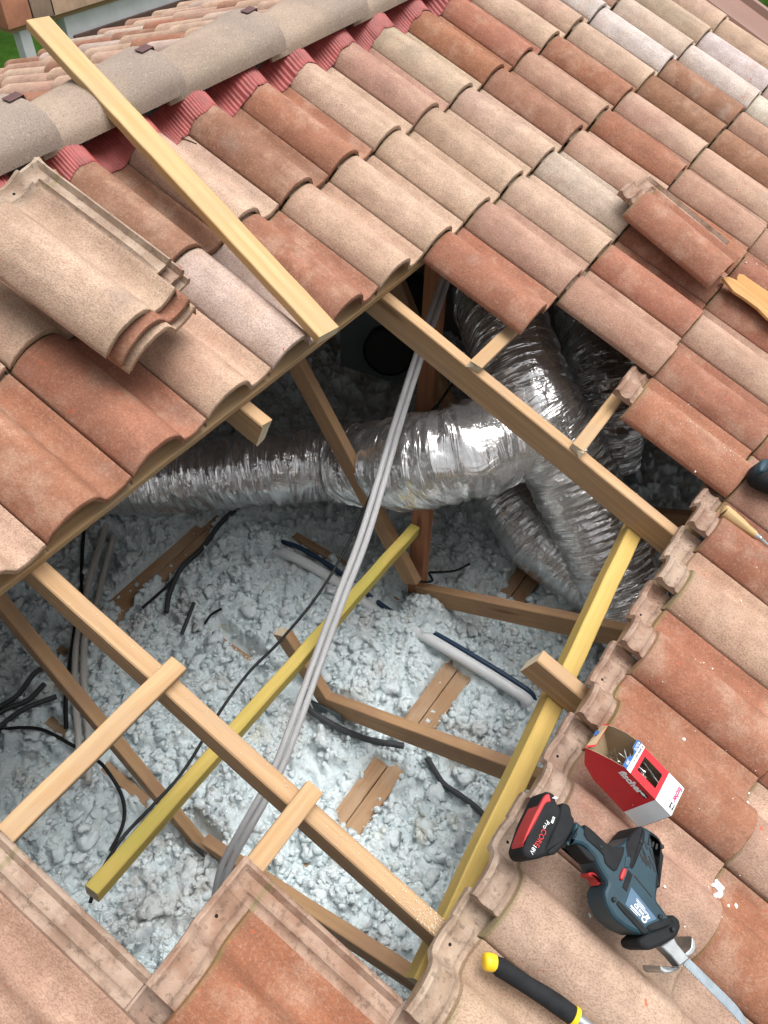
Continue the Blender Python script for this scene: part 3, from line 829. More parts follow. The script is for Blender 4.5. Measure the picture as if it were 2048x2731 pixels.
carve(-.32, -.25, -.18, .06, ZB - .022); carve(-.93, -.89, -.25, .0, ZB - .022); carve(-.935, -.895, .18, .30, ZB - .022); carve(-.73, -.69, .44, .49, ZB)
carve(.27, .34, -.17, .13, ZB - .022)
carve(.24, .34, -.58, -.45, -1.59, .03); carve(-.34, -.26, -.60, -.32, -1.58, .03)
carve(-.95, -.87, -.52, -.42, -1.62, .03)
for a, b_ in ((-.20, .06), (-1.06, -.64)):           # trench round the pale tube
    carve(.105, .205, a, b_, -1.525, .02, .02)
carve(.18, .28, -.60, -.42, -1.61, .05)
# thicker drift in the middle, hollows towards the near side
WH += .06 * np.exp(-(((WX - .14) / .16) ** 2 + ((WY + .54) / .13) ** 2)) + .15 * np.exp(-(((WX - .26) / .085) ** 2 + ((WY + .575) / .075) ** 2)) + .09 * np.exp(-(((WX + .29) / .06) ** 2 + ((WY + .56) / .055) ** 2)) + .03 * np.exp(-(((WX + .1) / .3) ** 2 + ((WY - .1) / .2) ** 2))
nx_, ny_ = WH.shape
me = bpy.data.meshes.new('wool_insulation')
co = np.stack([WX + .004 * (vn(WX * 90, WY * 90 + 5) - .5), WY + .004 * (vn(WX * 90 + 50, WY * 90) - .5), WH], -1).reshape(-1, 3)
ii = np.arange(nx_ * ny_).reshape(nx_, ny_)
q = np.stack([ii[:-1, :-1], ii[1:, :-1], ii[1:, 1:], ii[:-1, 1:]], -1).reshape(-1, 4)
me.vertices.add(len(co)); me.vertices.foreach_set('co', co.ravel())
me.loops.add(q.size); me.loops.foreach_set('vertex_index', q.ravel())
me.polygons.add(len(q)); me.polygons.foreach_set('loop_start', np.arange(0, q.size, 4)); me.polygons.foreach_set('loop_total', np.full(len(q), 4))
me.update(calc_edges=True); me.polygons.foreach_set('use_smooth', np.ones(len(q), bool)); me.materials.append(M['wool'])
wo = bpy.data.objects.new('wool_insulation', me); COL.objects.link(wo)
tag(wo, 'blanket of white blown mineral wool over the attic floor', 'insulation', None, 'stuff')
def wool_z(x, y):
    i = min(max(int((x - GX0) / GS), 0), nx_ - 1); j = min(max(int((y - GY0) / GS), 0), ny_ - 1); return float(WH[i, j])
# loose tufts
def fibres(n, seed):
    """short bent shreds of wool standing off the surface: a strip of two quads each"""
    rng = np.random.default_rng(seed)
    x = rng.uniform(-1.38, 1.3, n); y = rng.uniform(-1.55, 1.1, n)
    keep = vn(x * 6, y * 6 + 3) + .5 * rng.random(n) > .55; x, y = x[keep], y[keep]; n = len(x)
    i = np.clip(((x - GX0) / GS).astype(int), 0, nx_ - 1); j = np.clip(((y - GY0) / GS).astype(int), 0, ny_ - 1); z = WH[i, j]
    ok = z > ZB + .045; x, y, z = x[ok], y[ok], z[ok]; n = len(x)
    L = rng.uniform(.004, .011, n); wd_ = rng.uniform(.0014, .0040, n); a = rng.uniform(0, 6.283, n); e = rng.uniform(-.15, .9, n)
    d = np.stack([np.cos(a) * np.cos(e), np.sin(a) * np.cos(e), np.sin(e)], 1)
    return shreds(np.stack([x, y, z - .002], 1), d, L, wd_, rng)
def shreds(p0, d, L, wd_, rng):
    n = len(p0); d = d / (np.linalg.norm(d, axis=1, keepdims=True) + 1e-9); sd_ = np.cross(d, rng.normal(0, 1, (n, 3))); sd_ /= np.linalg.norm(sd_, axis=1, keepdims=True) + 1e-9
    bend = rng.uniform(-.5, .5, (n, 3)); bend[:, 2] -= .3
    p1 = p0 + d * (L * .5)[:, None]; d2 = d + bend; p2 = p1 + d2 * (L * .5)[:, None]
    hw = (sd_ * wd_[:, None]) * .5
    V = np.stack([p0 - hw * .6, p0 + hw * .6, p1 - hw, p1 + hw, p2 - hw * .4, p2 + hw * .4], 1).reshape(-1, 3)
    o6 = np.arange(n)[:, None] * 6; F = np.concatenate([o6 + [0, 1, 3, 2], o6 + [2, 3, 5, 4]], 0)
    m_ = bpy.data.meshes.new('wool_fibres'); m_.vertices.add(len(V)); m_.vertices.foreach_set('co', V.ravel())
    m_.loops.add(F.size); m_.loops.foreach_set('vertex_index', F.ravel()); m_.polygons.add(len(F))
    m_.polygons.foreach_set('loop_start', np.arange(0, F.size, 4)); m_.polygons.foreach_set('loop_total', np.full(len(F), 4)); m_.update(calc_edges=True); m_.materials.append(M['shred'])
    o_ = bpy.data.objects.new('wool_shreds', m_); COL.objects.link(o_)
    return tag(o_, 'loose white shreds standing off the blown wool', 'insulation', None, 'stuff')
fibres(45000, 9)
def clumps(n, seed, sub_, r0, r1, pw, nshred, flat):
    """torn fluffy clumps of wool lying on the drift"""
    bm = bmesh.new(); bmesh.ops.create_icosphere(bm, subdivisions=sub_, radius=1.0)
    bm.verts.ensure_lookup_table(); bv = np.array([v.co[:] for v in bm.verts]); bf = np.array([[v.index for v in f.verts] for f in bm.faces]); bm.free()
    rng = np.random.default_rng(seed); shapes = []
    for k in range(30):
        d = np.zeros(len(bv))
        for f0, a_ in ((2.2, .34), (4.5, .28), (8.5, .20)):
            for _ in range(2):
                f = rng.normal(0, 1, 3); f *= f0 / np.linalg.norm(f)
                d += a_ * (np.abs(np.sin(bv @ f + rng.uniform(0, 6.28))) - .5)
        shapes.append(bv * (1 + d + rng.normal(0, .22, len(bv)))[:, None] * rng.uniform(.55, 1.4, 3))
    VS, FS = [], []; k = 0
    while k < n:
        x, y = rng.uniform(-1.30, 1.05), rng.uniform(-1.38, .85); i = int((x - GX0) / GS); j = int((y - GY0) / GS); z = WH[i, j]
        if z < ZB + .035 or WH[max(i - 1, 0):i + 2, max(j - 1, 0):j + 2].min() < ZB + .02:
            if rng.random() > .03: continue
            z = ZB + .028
        if .10 < x < .21 and (-1.07 < y < -.64 or -.20 < y < .05) and rng.random() > .03: continue
        r = r0 + (r1 - r0) * rng.random() ** pw
        a, b_ = rng.uniform(0, 6.283, 2); c, s_ = math.cos(a), math.sin(a); c2, s2 = math.cos(b_), math.sin(b_)
        Rm = np.array([[c, -s_, 0], [s_, c, 0], [0, 0, 1]]) @ np.array([[1, 0, 0], [0, c2, -s2], [0, s2, c2]])
        v = (shapes[rng.integers(30)] @ Rm.T) * (r * np.array([1, 1, flat])) + (x, y, z + r * rng.uniform(-.4, .35))
        VS.append(v); FS.append(bf + k * len(bv)); k += 1
    V = np.concatenate(VS); F = np.concatenate(FS)
    CEN = np.repeat(np.array([v.mean(0) for v in VS]), len(bv), 0)
    sel = rng.choice(len(V), nshred, replace=False); dd = V[sel] - CEN[sel]; ok = dd[:, 2] > -.002; sel, dd = sel[ok], dd[ok]
    dd = dd / (np.linalg.norm(dd, axis=1, keepdims=True) + 1e-9); m2 = len(sel)
    shreds(V[sel], dd + rng.normal(0, .7, (m2, 3)), rng.uniform(.003, .009, m2), rng.uniform(.0008, .0026, m2), rng)
    m_ = bpy.data.meshes.new('wool_clumps'); m_.vertices.add(len(V)); m_.vertices.foreach_set('co', V.ravel())
    m_.loops.add(F.size); m_.loops.foreach_set('vertex_index', F.ravel().astype(np.int32)); m_.polygons.add(len(F))
    m_.polygons.foreach_set('loop_start', np.arange(0, F.size, 3)); m_.polygons.foreach_set('loop_total', np.full(len(F), 3)); m_.update(calc_edges=True)
    m_.polygons.foreach_set('use_smooth', np.ones(len(F), bool)); m_.materials.append(M['wool'])
    o_ = bpy.data.objects.new('wool_clumps', m_); COL.objects.link(o_)
    return tag(o_, 'loose fluffy white clumps lying over the blown wool', 'insulation', None, 'stuff')
clumps(15000, 5, 1, .0035, .0120, 1.3, 60000, .8)
clumps(1500, 6, 2, .0100, .0230, 1.6, 20000, .7)

# ------------------------------------------------------------------ conduits, cables, tubes
def line(name, pts, r, mat, label, cat, n=10, sides=10, group=None):
    path = catmull(pts, n)
    return solo(name, tube(path, r, sides), M[mat], label, cat, ID, tuple(path[0]), 60, group)
cA = [(1.10, -.17, -.20), (.915, -.223, -.26), (.764, -.276, -.31), (.686, -.293, -.36), (.572, -.325, -.42), (.474, -.349, -.48), (.268, -.412, -.58), (.045, -.499, -.635), (-.148, -.571, -.68), (-.318, -.614, -.75), (-.485, -.658, -.83), (-.627, -.701, -.88), (-.76, -.729, -.95), (-.882, -.726, -1.05), (-.975, -.712, -1.18), (-1.04, -.715, -1.34), (-1.09, -.74, -1.48)]
line('grey_conduit', cA, .0096, 'conduit', 'grey corrugated conduit crossing the opening, the one of the pair on the left', 'conduit', 14, 12)
def beside(pts, d):
    P = [Vector(p) for p in pts]; res = []
    for i, p in enumerate(P):
        t_ = (P[min(i + 1, len(P) - 1)] - P[max(i - 1, 0)]).normalized(); up_ = (cpos - p).normalized()
        s_ = t_.cross(up_).normalized(); res.append(tuple(p + s_ * (d + .0008 * math.sin(i * 1.9))))
    return res
line('grey_conduit', beside(cA, .0196), .0097, 'conduit',
     'grey corrugated conduit crossing the opening, the one of the pair on the right', 'conduit', 14, 12)

def wz_(x, y, dz=0.0):
    i = min(max(int((x - GX0) / GS), 4), nx_ - 5); j = min(max(int((y - GY0) / GS), 4), ny_ - 5)
    return (x, y, float(np.percentile(WH[i - 4:i + 5, j - 4:j + 5], 95)) + dz)
# black cable that follows the conduits
line('black_cable', [(1.0, -.34, -.70), (.733, -.337, -.78), (.611, -.336, -.82), (.493, -.294, -.86), (.329, -.307, -.90), (.159, -.353, -.94), (-.025, -.396, -.98), (-.218, -.419, -1.02), (-.399, -.411, -1.06), (-.517, -.397, -1.08), (-.657, -.409, -1.09), (-.862, -.465, -1.06), (-.992, -.481, -1.03), (-1.099, -.492, -1.0), (-1.193, -.505, -1.02), (-1.25, -.524, -1.05)], .0050, 'cable',
     'thin black cable running beside the grey conduits and past the yellow-green timber', 'cable', 12, 8)
line('black_cable', [wz_(x, y, .012) for x, y in ((-1.25, .42), (-1.10, .385), (-.977, .249), (-.938, .104), (-.925, .0), (-.929, -.055), (-.952, -.144), (-.988, -.203), (-1.035, -.235), (-1.10, -.26))], .0062, 'cable',
     'black cable looping over the wool in the near left corner', 'cable', 10, 8)
line('black_cable', [wz_(x, y, .010) for x, y in ((.243, .364), (.108, .391), (-.024, .377), (-.169, .346), (-.285, .302), (-.352, .252))], .011, 'cable_g',
     'dark sleeve lying along the brown board left of centre', 'cable', 10, 8)
line('black_cable', [wz_(x, y, .008) for x, y in ((-.215, .33), (-.30, .325), (-.404, .323))], .006, 'cable', 'short dark cable end forking off the sleeve by the board', 'cable', 8, 8)
line('black_cable', [wz_(x, y, .012) for x, y in ((-.28, -.40), (-.353, -.47), (-.365, -.549), (-.344, -.64), (-.31, -.728), (-.269, -.83))], .0115, 'cable_g',
     'thick dark sleeve curving over the wool below the nail plate', 'cable', 10, 10)
line('black_cable', [wz_(x, y, .006) for x, y in ((-.262, -.92), (-.291, -1.009), (-.31, -1.088), (-.315, -1.169), (-.33, -1.25))], .0105, 'cable_g',
     'dark sleeve half buried in wool beside the yellow beam', 'cable', 10, 8)
line('black_cable', [(.30, -.40, -1.36), (.262, -.46, -1.345), (.262, -.53, -1.36), (.31, -.565, -1.385), (.345, -.53, -1.40), (.375, -.545, -1.415), (.43, -.60, -1.42), (.489, -.634, -1.41)], .0048, 'cable',
     'thin black cable tied round the red-brown post stump', 'cable', 12, 8)
line('black_cable', [wz_(x, y, .004) for x, y in ((-.269, .176), (-.33, .150), (-.394, .122))], .008, 'cable_g', 'short grey-blue sleeve end sticking out of the wool left of centre', 'cable', 8, 8)
line('black_cable', [wz_(x, y, .010) for x, y in ((-.235, .055), (-.275, .075), (-.319, .068))], .005, 'cable', 'short curved black cable end poking from the wool at mid left', 'cable', 8, 8)
line('black_cable', [wz_(x, y, .012) for x, y in ((-.20, .90), (-.35, .74), (-.50, .57), (-.62, .46), (-.76, .323), (-.84, .25), (-.91, .17))], .008, 'cable',
     'black cable running with the pale conduits at far left', 'cable', 10, 8)
for i, (pts, lab) in enumerate([([(-1.12, .47), (-1.009, .427), (-.93, .405), (-.84, .39), (-.78, .37)], 'uppermost'), ([(-1.12, .43), (-1.0, .40), (-.92, .36), (-.85, .34)], 'middle'), ([(-1.10, .36), (-.97, .345), (-.90, .315), (-.85, .29)], 'lowest')]):
    line('black_cable', [wz_(x, y, .016 - .003 * i) for x, y in pts], .0095, 'cable_g', lab + ' of three dark sleeves bunched on the wool at the left edge', 'cable', 8, 8)
pc = [(-.10, .85), (-.215, .756), (-.386, .63), (-.48, .56), (-.60, .46), (-.70, .36), (-.80, .25), (-.90, .12), (-1.0, .0)]
line('pale_conduit', [wz_(x, y, .008) for x, y in pc], .0125, 'conduit_l', 'pale dusty conduit on the wool at far left, the one by the black cable', 'conduit', 10, 10)
line('pale_conduit', [wz_(x + .005, y - .045, .006) for x, y in pc[1:]], .0125, 'conduit_l', 'pale dusty conduit on the wool at far left, the one nearer the board', 'conduit', 10, 10)
line('drain_pipe', [(.145, .11, -1.55), (.150, .0, -1.505), (.158, -.2, -1.512), (.152, -.45, -1.545), (.148, -.66, -1.502), (.142, -1.06, -1.498), (.14, -1.10, -1.53)], .0215, 'pvc',
     'pale plastic pipe lying half buried in the wool across the truss boards', 'pipe', 10, 18)
line('water_pipe', [(.200, .12, -1.53), (.201, .0, -1.500), (.198, -.2, -1.505), (.192, -.45, -1.55), (.184, -.7, -1.505), (.178, -1.05, -1.50), (.176, -1.12, -1.53)], .0105, 'bluepipe',
     'dark blue pipe alongside the pale plastic pipe', 'pipe', 10, 10)

# ================================================================== loose tiles
def loose(pos, rv, code, label, seed, group=None):
    o = bpy.data.objects.new('loose_roof_tile', TM[seed % 4]); COL.objects.link(o)
    ax = Vector(rv); Rm = Matrix.Rotation(ax.length, 4, ax.normalized()) if ax.length else ID
    o.matrix_world = ROT @ Matrix.Translation(Vector(pos) * W) @ Rm
    paint(o, code, random.Random(seed)); tag(o, label, 'roof tile', group); return o
loose((-2.58, -.83, .66), (.100, -.185, .102), 'C', 'cream tile on top of the stack of three loose tiles by the ridge', 3)
loose((-2.50, -.93, .565), (.100, -.170, .098), 'R', 'reddish tile in the middle of the stack of three loose tiles', 1)
loose((-2.44, -.985, .470), (.095, -.150, .110), 'K', 'pinkish tile at the bottom of the stack of three loose tiles', 2)
loose((4.80, -4.775, .37), (.020, -.070, -.085), 'R', 'single loose red tile lying crooked on top of the laid tiles at upper right', 5)

# ------------------------------------------------------------------ plank over the ridge
pk = solo('plank', rtimber((-.415, -1.84, .375), (.325, 3.36, .505), .305, .118, 0, 0, 18, .0008, .0022, 91), M['plank'],
          'long pale planed plank lying over the ridge and down the tiles', 'plank', ID, ROOF @ Vector((-.4, -1.84, .37)))
def screw_mesh(L=.055):
    mb = tube([Vector((0, 0, 0)), Vector((0, 0, .003)), Vector((0, 0, .006)), Vector((0, 0, L * .9)), Vector((0, 0, L))], [.0042, .0042, .0021, .0018, .0003], 8)
    return mb
M['steel'] = plain('bright_steel', (.62, .62, .63), .28, 1.0, .08, 40, .05)
M['rust'] = plain('brown_nail', (.12, .085, .06), .5, .8, .2)
nl = screw_mesh(.05); nl.xf(Matrix.Translation(ROOF @ Vector((.245, .98, .62))) @ ROT @ Matrix.Rotation(R_(118), 4, Vector((.35, 1, 0))))
solo('nail', nl, M['rust'], 'small brown nail sticking out of the side of the pale plank', 'nail', ID, ROOF @ Vector((.2, .98, .55)))

# ================================================================== outbuilding and ground beyond the far slope
ob = thing('outbuilding', 'white-walled outbuilding with tiled verge beyond the far roof slope', 'building', Matrix.Translation((4.5, 6.5, -3.9)))
def vtile(x0, x1, z0, z1, nm, code, rr2):
    o = part(nm, prism([(x0, 5.45), (x1 - .006, 5.45), (x1 - .006, 8.2), (x0, 8.2)], z0, z1, .025), M['vt_' + code], ob); return o
for k, c in (('R', (.40, .17, .10)), ('G', (.26, .18, .13)), ('K', (.50, .33, .23))): M['vt_' + k] = plain('verge_tile_' + k, c, .85, 0, .15, 9, .3, .002)
for i, (x0, x1, c) in enumerate([(2.965, 3.24, 'R'), (3.22, 3.46, 'G'), (3.44, 4.25, 'K'), (4.23, 5.0, 'R'), (4.98, 5.8, 'K'), (5.78, 6.6, 'R'), (6.58, 7.5, 'K')]):
    vtile(x0, x1, -1.245 + .004 * (i % 2), -.98 + .01 * (i % 3), 'verge_tile', c, None)
part('verge_board', box((3.0, 5.50, -1.295), (7.5, 8.1, -1.252)), M['wood'], ob)
part('wall', box((3.58, 5.52, -3.9), (9.0, 5.66, -1.30)), M['white_wall'], ob)
part('gutter_board', prism([(3.63, 5.49), (9.0, 5.49), (9.0, 5.515), (3.63, 5.515)], -2.4, -1.455, .01), M['dark_brown'], ob)
part('porch_post', prism([(3.085, 5.50), (3.19, 5.50), (3.19, 5.60), (3.085, 5.60)], -3.9, -1.298, 0), M['white_wall'], ob)

# ================================================================== tools on the lower tiles
SAW = {
    'battery': [(-2.929, -6.231), (-2.899, -6.28), (-2.897, -6.316), (-2.939, -6.355), (-2.952, -6.406), (-2.995, -6.438), (-3.106, -6.453), (-3.309, -6.465), (-3.341, -6.498), (-3.414, -6.45), (-3.473, -6.38), (-3.474, -6.331), (-3.445, -6.296), (-3.333, -6.273), (-3.212, -6.249), (-3.055, -6.24)],
    'bat_red': [(-2.965, -6.238), (-2.923, -6.264), (-2.974, -6.313), (-3.009, -6.279), (-3.11, -6.281), (-3.228, -6.287), (-3.38, -6.287), (-3.434, -6.293), (-3.416, -6.274), (-3.306, -6.256), (-3.181, -6.245), (-3.055, -6.24)],
    'foot': [(-2.902, -6.399), (-2.872, -6.456), (-2.886, -6.486), (-2.927, -6.52), (-2.942, -6.561), (-3.011, -6.586), (-3.147, -6.584), (-3.284, -6.556), (-3.317, -6.527), (-3.338, -6.468), (-3.304, -6.462), (-3.035, -6.44)],
    'body': [(-2.947, -6.564), (-2.945, -6.665), (-2.947, -6.819), (-2.915, -6.936), (-2.835, -6.996), (-2.709, -7.034), (-2.612, -7.053), (-2.568, -7.117), (-2.55, -7.229), (-2.573, -7.301), (-2.665, -7.345), (-2.842, -7.396), (-2.954, -7.426), (-3.013, -7.446), (-3.035, -7.531), (-3.062, -7.61), (-3.104, -7.63), (-3.324, -7.461), (-3.376, -7.311), (-3.377, -7.181), (-3.326, -7.081), (-3.265, -7.029), (-3.178, -7.027), (-3.14, -6.923), (-3.092, -6.831), (-3.074, -6.72), (-3.136, -6.604), (-3.174, -6.576), (-3.075, -6.603)],
    'grip_pad': [(-2.93, -6.635), (-2.921, -6.696), (-2.925, -6.8), (-2.93, -6.86), (-2.917, -6.926), (-2.881, -6.979), (-2.841, -7.013), (-2.9, -7.04), (-3.078, -7.047), (-3.082, -6.935), (-3.025, -6.883), (-3.023, -6.679)],
    'top_pad': [(-2.836, -7.01), (-2.703, -7.03), (-2.614, -7.051), (-2.579, -7.085), (-2.604, -7.127), (-2.682, -7.159), (-2.816, -7.16), (-2.976, -7.184), (-2.988, -7.168), (-2.98, -7.129), (-2.871, -7.108), (-2.903, -7.06), (-3.01, -7.058), (-2.915, -7.045)],
    'rear_pad': [(-2.604, -7.127), (-2.563, -7.151), (-2.553, -7.25), (-2.582, -7.308), (-2.698, -7.349), (-2.849, -7.393), (-2.938, -7.429), (-2.953, -7.394), (-2.828, -7.354), (-2.666, -7.305), (-2.668, -7.159)],
    'grip_low': [(-3.113, -6.651), (-3.089, -6.688), (-3.07, -6.835), (-3.12, -6.863), (-3.142, -6.803)],
    'side_pad': [(-3.238, -7.15), (-3.239, -7.22), (-3.268, -7.493), (-3.316, -7.454), (-3.317, -7.413), (-3.285, -7.153)],
    'front_pad': [(-3.26, -7.433), (-3.081, -7.562), (-3.063, -7.61), (-3.107, -7.624), (-3.268, -7.493)],
    'label': [(-3.079, -7.208), (-3.141, -7.5), (-3.246, -7.426), (-3.227, -7.221)],
    'slot': [(-2.98, -7.129), (-2.988, -7.176), (-3.136, -7.191), (-3.132, -7.14)],
    'trigger': [(-3.176, -6.897), (-3.144, -6.93), (-3.135, -6.982), (-3.145, -7.019), (-3.169, -7.028), (-3.209, -7.018), (-3.184, -6.994), (-3.181, -6.957), (-3.203, -6.905)],
    'lock': [(-3.003, -7.076), (-2.991, -7.102), (-3.017, -7.115), (-3.094, -7.116), (-3.096, -7.089), (-3.071, -7.079)],
    'bluestrip': [(-2.903, -7.06), (-2.871, -7.108), (-2.966, -7.121), (-2.986, -7.089)],
    'collar': [(-3.362, -7.448), (-3.277, -7.486), (-3.093, -7.625), (-3.055, -7.59), (-3.002, -7.631), (-3.001, -7.688), (-3.045, -7.725), (-3.132, -7.724), (-3.264, -7.642), (-3.371, -7.565), (-3.404, -7.493), (-3.387, -7.461)],
    'shoe': [(-3.237, -7.688), (-3.102, -7.772), (-3.121, -7.813), (-3.138, -7.903), (-3.147, -7.957), (-3.258, -7.902), (-3.241, -7.804)],
    'hook1': [(-3.143, -7.906), (-3.069, -7.938), (-3.011, -7.92), (-2.983, -7.899), (-2.992, -7.945), (-3.039, -7.977), (-3.092, -7.973), (-3.146, -7.94)],
    'hook2': [(-3.258, -7.902), (-3.31, -7.869), (-3.349, -7.807), (-3.355, -7.753), (-3.386, -7.776), (-3.384, -7.815), (-3.325, -7.876), (-3.259, -7.918)],
    'screws': [(-2.711, -7.118), (-2.619, -7.296), (-2.988, -6.838), (-3.261, -7.12), (-3.11, -7.516), (-3.118, -7.65)],
    'vents': [(-2.702, -7.176), (-2.777, -7.192), (-2.758, -7.174), (-2.814, -7.188), (-2.783, -7.209), (-2.716, -7.234), (-2.736, -7.251), (-2.735, -7.287), (-2.697, -7.283), (-2.778, -7.258), (-2.768, -7.303), (-2.816, -7.269), (-2.813, -7.314), (-2.816, -7.218), (-2.818, -7.234)],
    'seam': [(-2.983, -7.191), (-3.024, -7.393)],
    'vent_top': [(-2.637, -7.18), (-2.635, -7.216), (-2.627, -7.252)],
    'splinter': [(5.244, -4.853), (5.354, -4.893), (5.427, -5.038), (5.676, -5.026), (5.662, -5.149), (5.704, -5.481), (5.134, -5.694), (5.18, -5.509), (5.173, -5.283), (5.143, -5.095)],
    'blade': [(-3.19, -7.967), (-3.12, -7.984), (-3.135, -8.172), (-3.137, -8.337), (-3.149, -8.488), (-3.211, -8.643), (-3.257, -8.725), (-3.27, -8.634), (-3.242, -8.526), (-3.208, -8.334), (-3.201, -8.119)],
}

M['s_blue'] = plain('saw_blue_plastic', (.011, .038, .055), .5, 0, .12, 30, .2, .0004)
M['s_black'] = plain('saw_black_rubber', (.015, .016, .018), .78, 0, .2, 40, .35, .0005, .2)
M['s_red'] = plain('saw_red_plastic', (.42, .028, .03), .45, 0, .12, 60, .1)
M['s_label'] = plain('saw_label_film', (.075, .14, .22), .4, 0, .04, 20, 0)
M['ink_white'] = plain('white_print', (.75, .76, .76), .55, 0, .03, 20, 0)
M['ink_red'] = plain('red_print', (.55, .03, .04), .55, 0, .03, 20, 0)
M['ink_black'] = plain('black_print', (.015, .015, .015), .5, 0, .05, 20, 0)
M['ink_pink'] = plain('pink_print', (.62, .03, .12), .55, 0, .03, 20, 0)
M['ink_blue'] = plain('blue_print', (.035, .12, .32), .5, 0, .05, 20, 0)
M['grey_metal'] = plain('cast_grey_metal', (.40, .42, .43), .42, .85, .1, 30, .15)
M['blade'] = plain('saw_blade_steel', (.30, .35, .39), .45, .75, .12, 60, .1)
FONT_CACHE = {}
def text_mb(body, size, o_, r_, u_, lift=.0004, shear=0.0, bold=0.0, thick=.0002):
    cu = bpy.data.curves.new('t', 'FONT'); cu.body = body; cu.size = size; cu.shear = shear; cu.offset = bold; cu.extrude = thick; cu.resolution_u = 3
    to = bpy.data.objects.new('t', cu); COL.objects.link(to)
    dg = bpy.context.evaluated_depsgraph_get(); me_ = bpy.data.meshes.new_from_object(to.evaluated_get(dg))
    r_ = Vector(r_).normalized(); u_ = Vector(u_); u_ = (u_ - r_ * u_.dot(r_)).normalized(); n_ = r_.cross(u_); o_ = Vector(o_) + n_ * lift
    mb = MB().add([o_ + r_ * v.co.x + u_ * v.co.y + n_ * v.co.z for v in me_.vertices], [tuple(p.vertices) for p in me_.polygons])
    bpy.data.objects.remove(to, do_unlink=True); bpy.data.curves.remove(cu); bpy.data.meshes.remove(me_)
    return mb
def RP(x, y, z): return ROOF @ Vector((x, y, z))
SAW['top_pad'] = [(-2.836, -7.01), (-2.703, -7.03), (-2.614, -7.051), (-2.579, -7.085), (-2.604, -7.127), (-2.682, -7.159), (-2.816, -7.165), (-2.95, -7.17), (-2.975, -7.13), (-2.90, -7.07)]
SZ = .285                                    # underside of the saw above the slope (tile columns)
saw = thing('reciprocating_saw', 'dark blue and black cordless reciprocating saw with red battery stripe lying on the lower tiles', 'saw', Matrix.Translation(RP(-3.0, -7.1, SZ)) @ ROT)
def soften(p, it):
    if not it: return list(p)
    q = []
    for i in range(len(p)):
        a, b = p[i], p[(i + 1) % len(p)]
        for t_ in (.18, .82): q.append((a[0] * (1 - t_) + b[0] * t_, a[1] * (1 - t_) + b[1] * t_))
    return q
def sp(name, key, z0, z1, mat, c=.02, it=1, par=None, cb=0.0, label=None):
    return part(name, prism(soften(SAW[key], it), z0, z1, c, cb=cb), M[mat], par or saw, ROOF, 28, label)
bat = sp('battery', 'battery', SZ + .02, .60, 's_black', .028, 1, cb=.03)
sp('stripe', 'bat_red', .40, .6055, 's_red', .012, 1, bat)
sp('battery_foot', 'foot', SZ + .03, .585, 's_black', .022, 1, cb=.03)
bd_ = sp('housing', 'body', SZ, .60, 's_blue', .030, 1, cb=.04)
sp('grip_pad', 'grip_pad', .42, .612, 's_black', .014)
sp('grip_pad', 'grip_low', .40, .597, 's_black', .012)
sp('rubber_pad', 'top_pad', SZ + .01, .611, 's_black', .03)
sp('rubber_pad', 'rear_pad', SZ + .01, .606, 's_black', .035)
sp('rubber_pad', 'side_pad', .45, .611, 's_black', .012)
sp('rubber_pad', 'front_pad', .45, .612, 's_black', .015)
lb = sp('label_plate', 'label', .55, .604, 's_label', .002, 0)
sp('slot', 'slot', .5, .608, 's_black', .006, 0)
sp('trigger', 'trigger', .36, .50, 's_red', .02)
sp('lock_button', 'lock', .5, .628, 's_red', .012)
sp('selector', 'bluestrip', .5, .609, 's_blue', .006, 0)
sp('nose_collar', 'collar', SZ + .0, .585, 's_black', .028, 1, cb=.03)
sp('shoe', 'shoe', .36, .46, 'grey_metal', .012, 0)
sp('shoe_hook', 'hook1', .20, .45, 'grey_metal', .008)
sp('shoe_hook', 'hook2', .20, .45, 'grey_metal', .008)
for x, y in SAW['screws']:
    part('screw_recess', tube([RP(x, y, .596), RP(x, y, .616), RP(x, y, .617)], [.0042, .0042, .0034], 14), M['s_black'], saw)
    part('screw_head', tube([RP(x, y, .60), RP(x, y, .6185)], [.0024, .0022], 10), M['ink_black'], saw)
vd = Vector((-.055, -.072, 0))
for x, y in SAW['vents']:
    part('vent_slot', rtimber((x - vd.x * .35, y - vd.y * .35, .598), (x + vd.x * .35, y + vd.y * .35, .598), .017, .012, 0, 0, 2, 0, .0004), M['ink_black'], saw)
for x, y in SAW['vent_top']:
    part('vent_slot', rtimber((x, y, .604), (x - .045, y - .01, .604), .018, .012, 0, 0, 2, 0, .0004), M['ink_black'], saw)
(sx0, sy0), (sx1, sy1) = SAW['seam']
part('seam', rtimber((sx0, sy0, .598), (sx1, sy1, .598), .012, .012, 0, 0, 4, 0, .0004), M['ink_black'], saw)
# blade with teeth along its left edge
top_e = [(-3.12, -7.984), (-3.138, -8.25), (-3.163, -8.52), (-3.262, -8.76)]
bot_e = [(-3.19, -7.967), (-3.209, -8.25), (-3.235, -8.52), (-3.275, -8.75)]
bp = catmull([(a, b, 0) for a, b in bot_e], 26); tp = catmull([(a, b, 0) for a, b in top_e], 6)
poly = [(v.x, v.y) for v in tp]
for i in range(len(bp) - 1, -1, -1):
    v = bp[i]; poly.append((v.x - (.012 if i % 2 else 0), v.y + (.004 if i % 2 else 0)))
part('saw_blade', prism(poly, .375, .384, 0), M['blade'], saw, ROOF, 20)
RX, RYV = ROT.to_3x3() @ Vector((-1, -.03, 0)), ROT.to_3x3() @ Vector((0, -1, 0))
part('lettering', text_mb('Pro', .0115, RP(-3.125, -6.345, .6075), RX, RYV), M['ink_white'], bat)
part('lettering', text_mb('CORE', .0135, RP(-3.200, -6.352, .6075), RX, RYV), M['ink_red'], bat)
